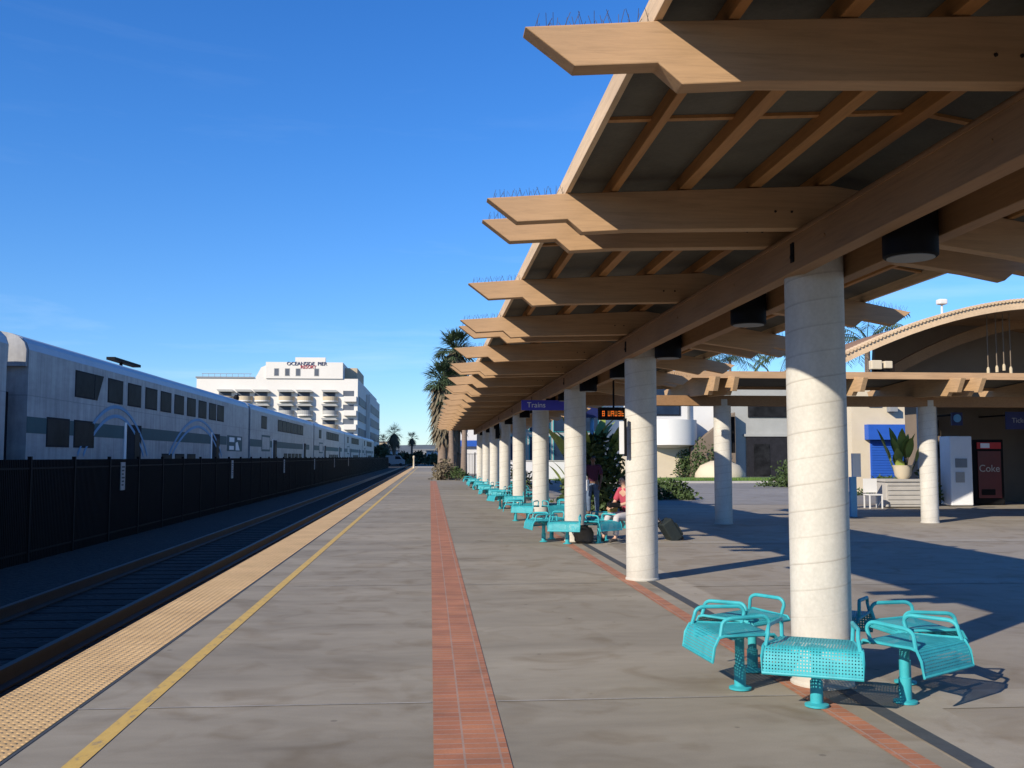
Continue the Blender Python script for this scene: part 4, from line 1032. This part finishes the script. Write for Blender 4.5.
# planters
pl = thing('planter', 'pale grey slatted planter left of the second side canopy column', 'planter', (15.4, 32, 0))
obj('box', MB().box((14.8, 31.6, 0.03), (16.1, 32.4, .85)), 'kerb', pl, bevel=.02)
b = MB()
for k in range(5): b.box((14.85, 31.57, .12+k*.15), (16.05, 31.6, .2+k*.15))
obj('slats', b, 'kerb', pl)
obj('rim', MB().box((14.75, 31.55, .85), (16.15, 32.45, .93)), 'kerb', pl)
paddle_plant(15.55, 32, 1.75, 16, 'banana plant with broad leaves growing in the pale grey planter', 'leaf2', .15, .5, 'potted_banana', .75)
pt = thing('terracotta_pot', 'buff pot standing in the planter under the banana leaves', 'pot', (15.5, 31.85, .93))
obj('pot', MB().lathe([(.16, .93), (.26, 1.05), (.3, 1.3), (.34, 1.38)], (15.5, 31.85), 18), 'beige', pt, smooth=True)
shrub(16.9, 33.0, .35, .3, 1.5, 350, 'dark potted bush between column and ticket machine', leaf=.13)
ch = thing('patio_chair', 'white frame chair left of the planter', 'chair', (14.3, 31.4, 0))
obj('seat', MB().box((14.05, 31.2, .42), (14.5, 31.65, .46)), 'white', ch); obj('backrest', MB().box((14.05, 31.62, .5), (14.5, 31.66, .95)), 'white', ch)
for x in (14.07, 14.48):
    for yy in (31.22, 31.63): obj('leg', MB().box((x-.018, yy-.018, 0), (x+.018, yy+.018, .42)), 'white', ch)
fl = thing('floodlight', 'beige floodlight pair on a bracket above the side canopy roof', 'floodlight', (12.1, 26.6, 3.4))
obj('lamp_head', MB().box((12.05, 26.4, 4.05), (12.35, 26.6, 4.3)), 'beige', fl, bevel=.02); obj('lamp_head', MB().box((12.42, 26.4, 4.08), (12.65, 26.6, 4.28)), 'beige', fl, bevel=.02)
obj('bracket', MB().box((12.15, 26.48, 3.3), (12.21, 26.54, 4.06)), 'black', fl); obj('crossbar', MB().box((12.1, 26.48, 4.0), (12.6, 26.54, 4.06)), 'black', fl)

# ---------------------------------------------------------------- sun, sky, camera
SUN = Vector((1, .9, -.70)).normalized()
el = math.asin(-SUN.z)
ld = bpy.data.lights.new('sun', 'SUN'); ld.energy = 5; ld.angle = R(.53); ld.color = (1, .90, .75)
lo = bpy.data.objects.new('sun', ld); C.objects.link(lo); lo.rotation_euler = SUN.to_track_quat('-Z', 'Y').to_euler()
wd = bpy.data.worlds.new('World'); SC.world = wd; wd.use_nodes = True; t = wd.node_tree
sky = t.nodes.new('ShaderNodeTexSky'); sky.sky_type = 'NISHITA'; sky.sun_disc = False; sky.sun_elevation = el
sky.sun_rotation = math.atan2(-SUN.x, -SUN.y)
sky.air_density = 1.0; sky.dust_density = .05; sky.ozone_density = 5; sky.altitude = 0
bg = t.nodes['Background']; bg.inputs['Strength'].default_value = .125
# thin cirrus
tc = t.nodes.new('ShaderNodeTexCoord'); mp = t.nodes.new('ShaderNodeMapping'); mp.inputs['Scale'].default_value = (1.2, 1.2, 9); mp.inputs['Rotation'].default_value = (0, R(6), 0)
lk(t, tc.outputs['Generated'], mp.inputs['Vector'])
n = noise(t, 2.1, 7, .6, mp.outputs[0], .4)
sx = t.nodes.new('ShaderNodeSeparateXYZ'); lk(t, tc.outputs['Generated'], sx.inputs[0])
lowm = t.nodes.new('ShaderNodeMapRange'); lowm.inputs[1].default_value = .02; lowm.inputs[2].default_value = .26; lowm.inputs[3].default_value = 1; lowm.inputs[4].default_value = .12; lk(t, sx.outputs[2], lowm.inputs[0])
cr = ramp(t, n.outputs[0], [(.52, (0, 0, 0)), (.78, (.38, .38, .38))])
fac = mth(t, 'MULTIPLY', cr.outputs[0], lowm.outputs[0])
tint = ramp(t, sx.outputs[2], [(0, (.72, .84, 1.0)), (.10, (.52, .76, 1.02)), (.30, (.36, .74, 1.12)), (.5, (.27, .70, 1.16))])
skc = mixc(t, 1, sky.outputs[0], tint.outputs[0], 'MULTIPLY')
lk(t, mixc(t, fac, skc, (5.5, 6.6, 8.0)), bg.inputs['Color'])
cd = bpy.data.cameras.new('camera'); cd.sensor_width = 36; cd.lens = 1000/1024*36; cd.clip_end = 20000; cd.clip_start = .05
co = bpy.data.objects.new('camera', cd); C.objects.link(co); SC.camera = co
pit = math.atan(73/1000); psi = math.atan(.082*math.cos(pit))
co.location = (0, 0, 1.65); co.rotation_euler = (math.pi/2+pit, 0, -psi)
SC.view_settings.view_transform = 'Standard'; SC.view_settings.look = 'None'; SC.view_settings.exposure = .4; SC.view_settings.gamma = 1
SC.cycles.use_denoising = True; SC.cycles.max_bounces = 6; SC.cycles.diffuse_bounces = 2; SC.cycles.transparent_max_bounces = 12
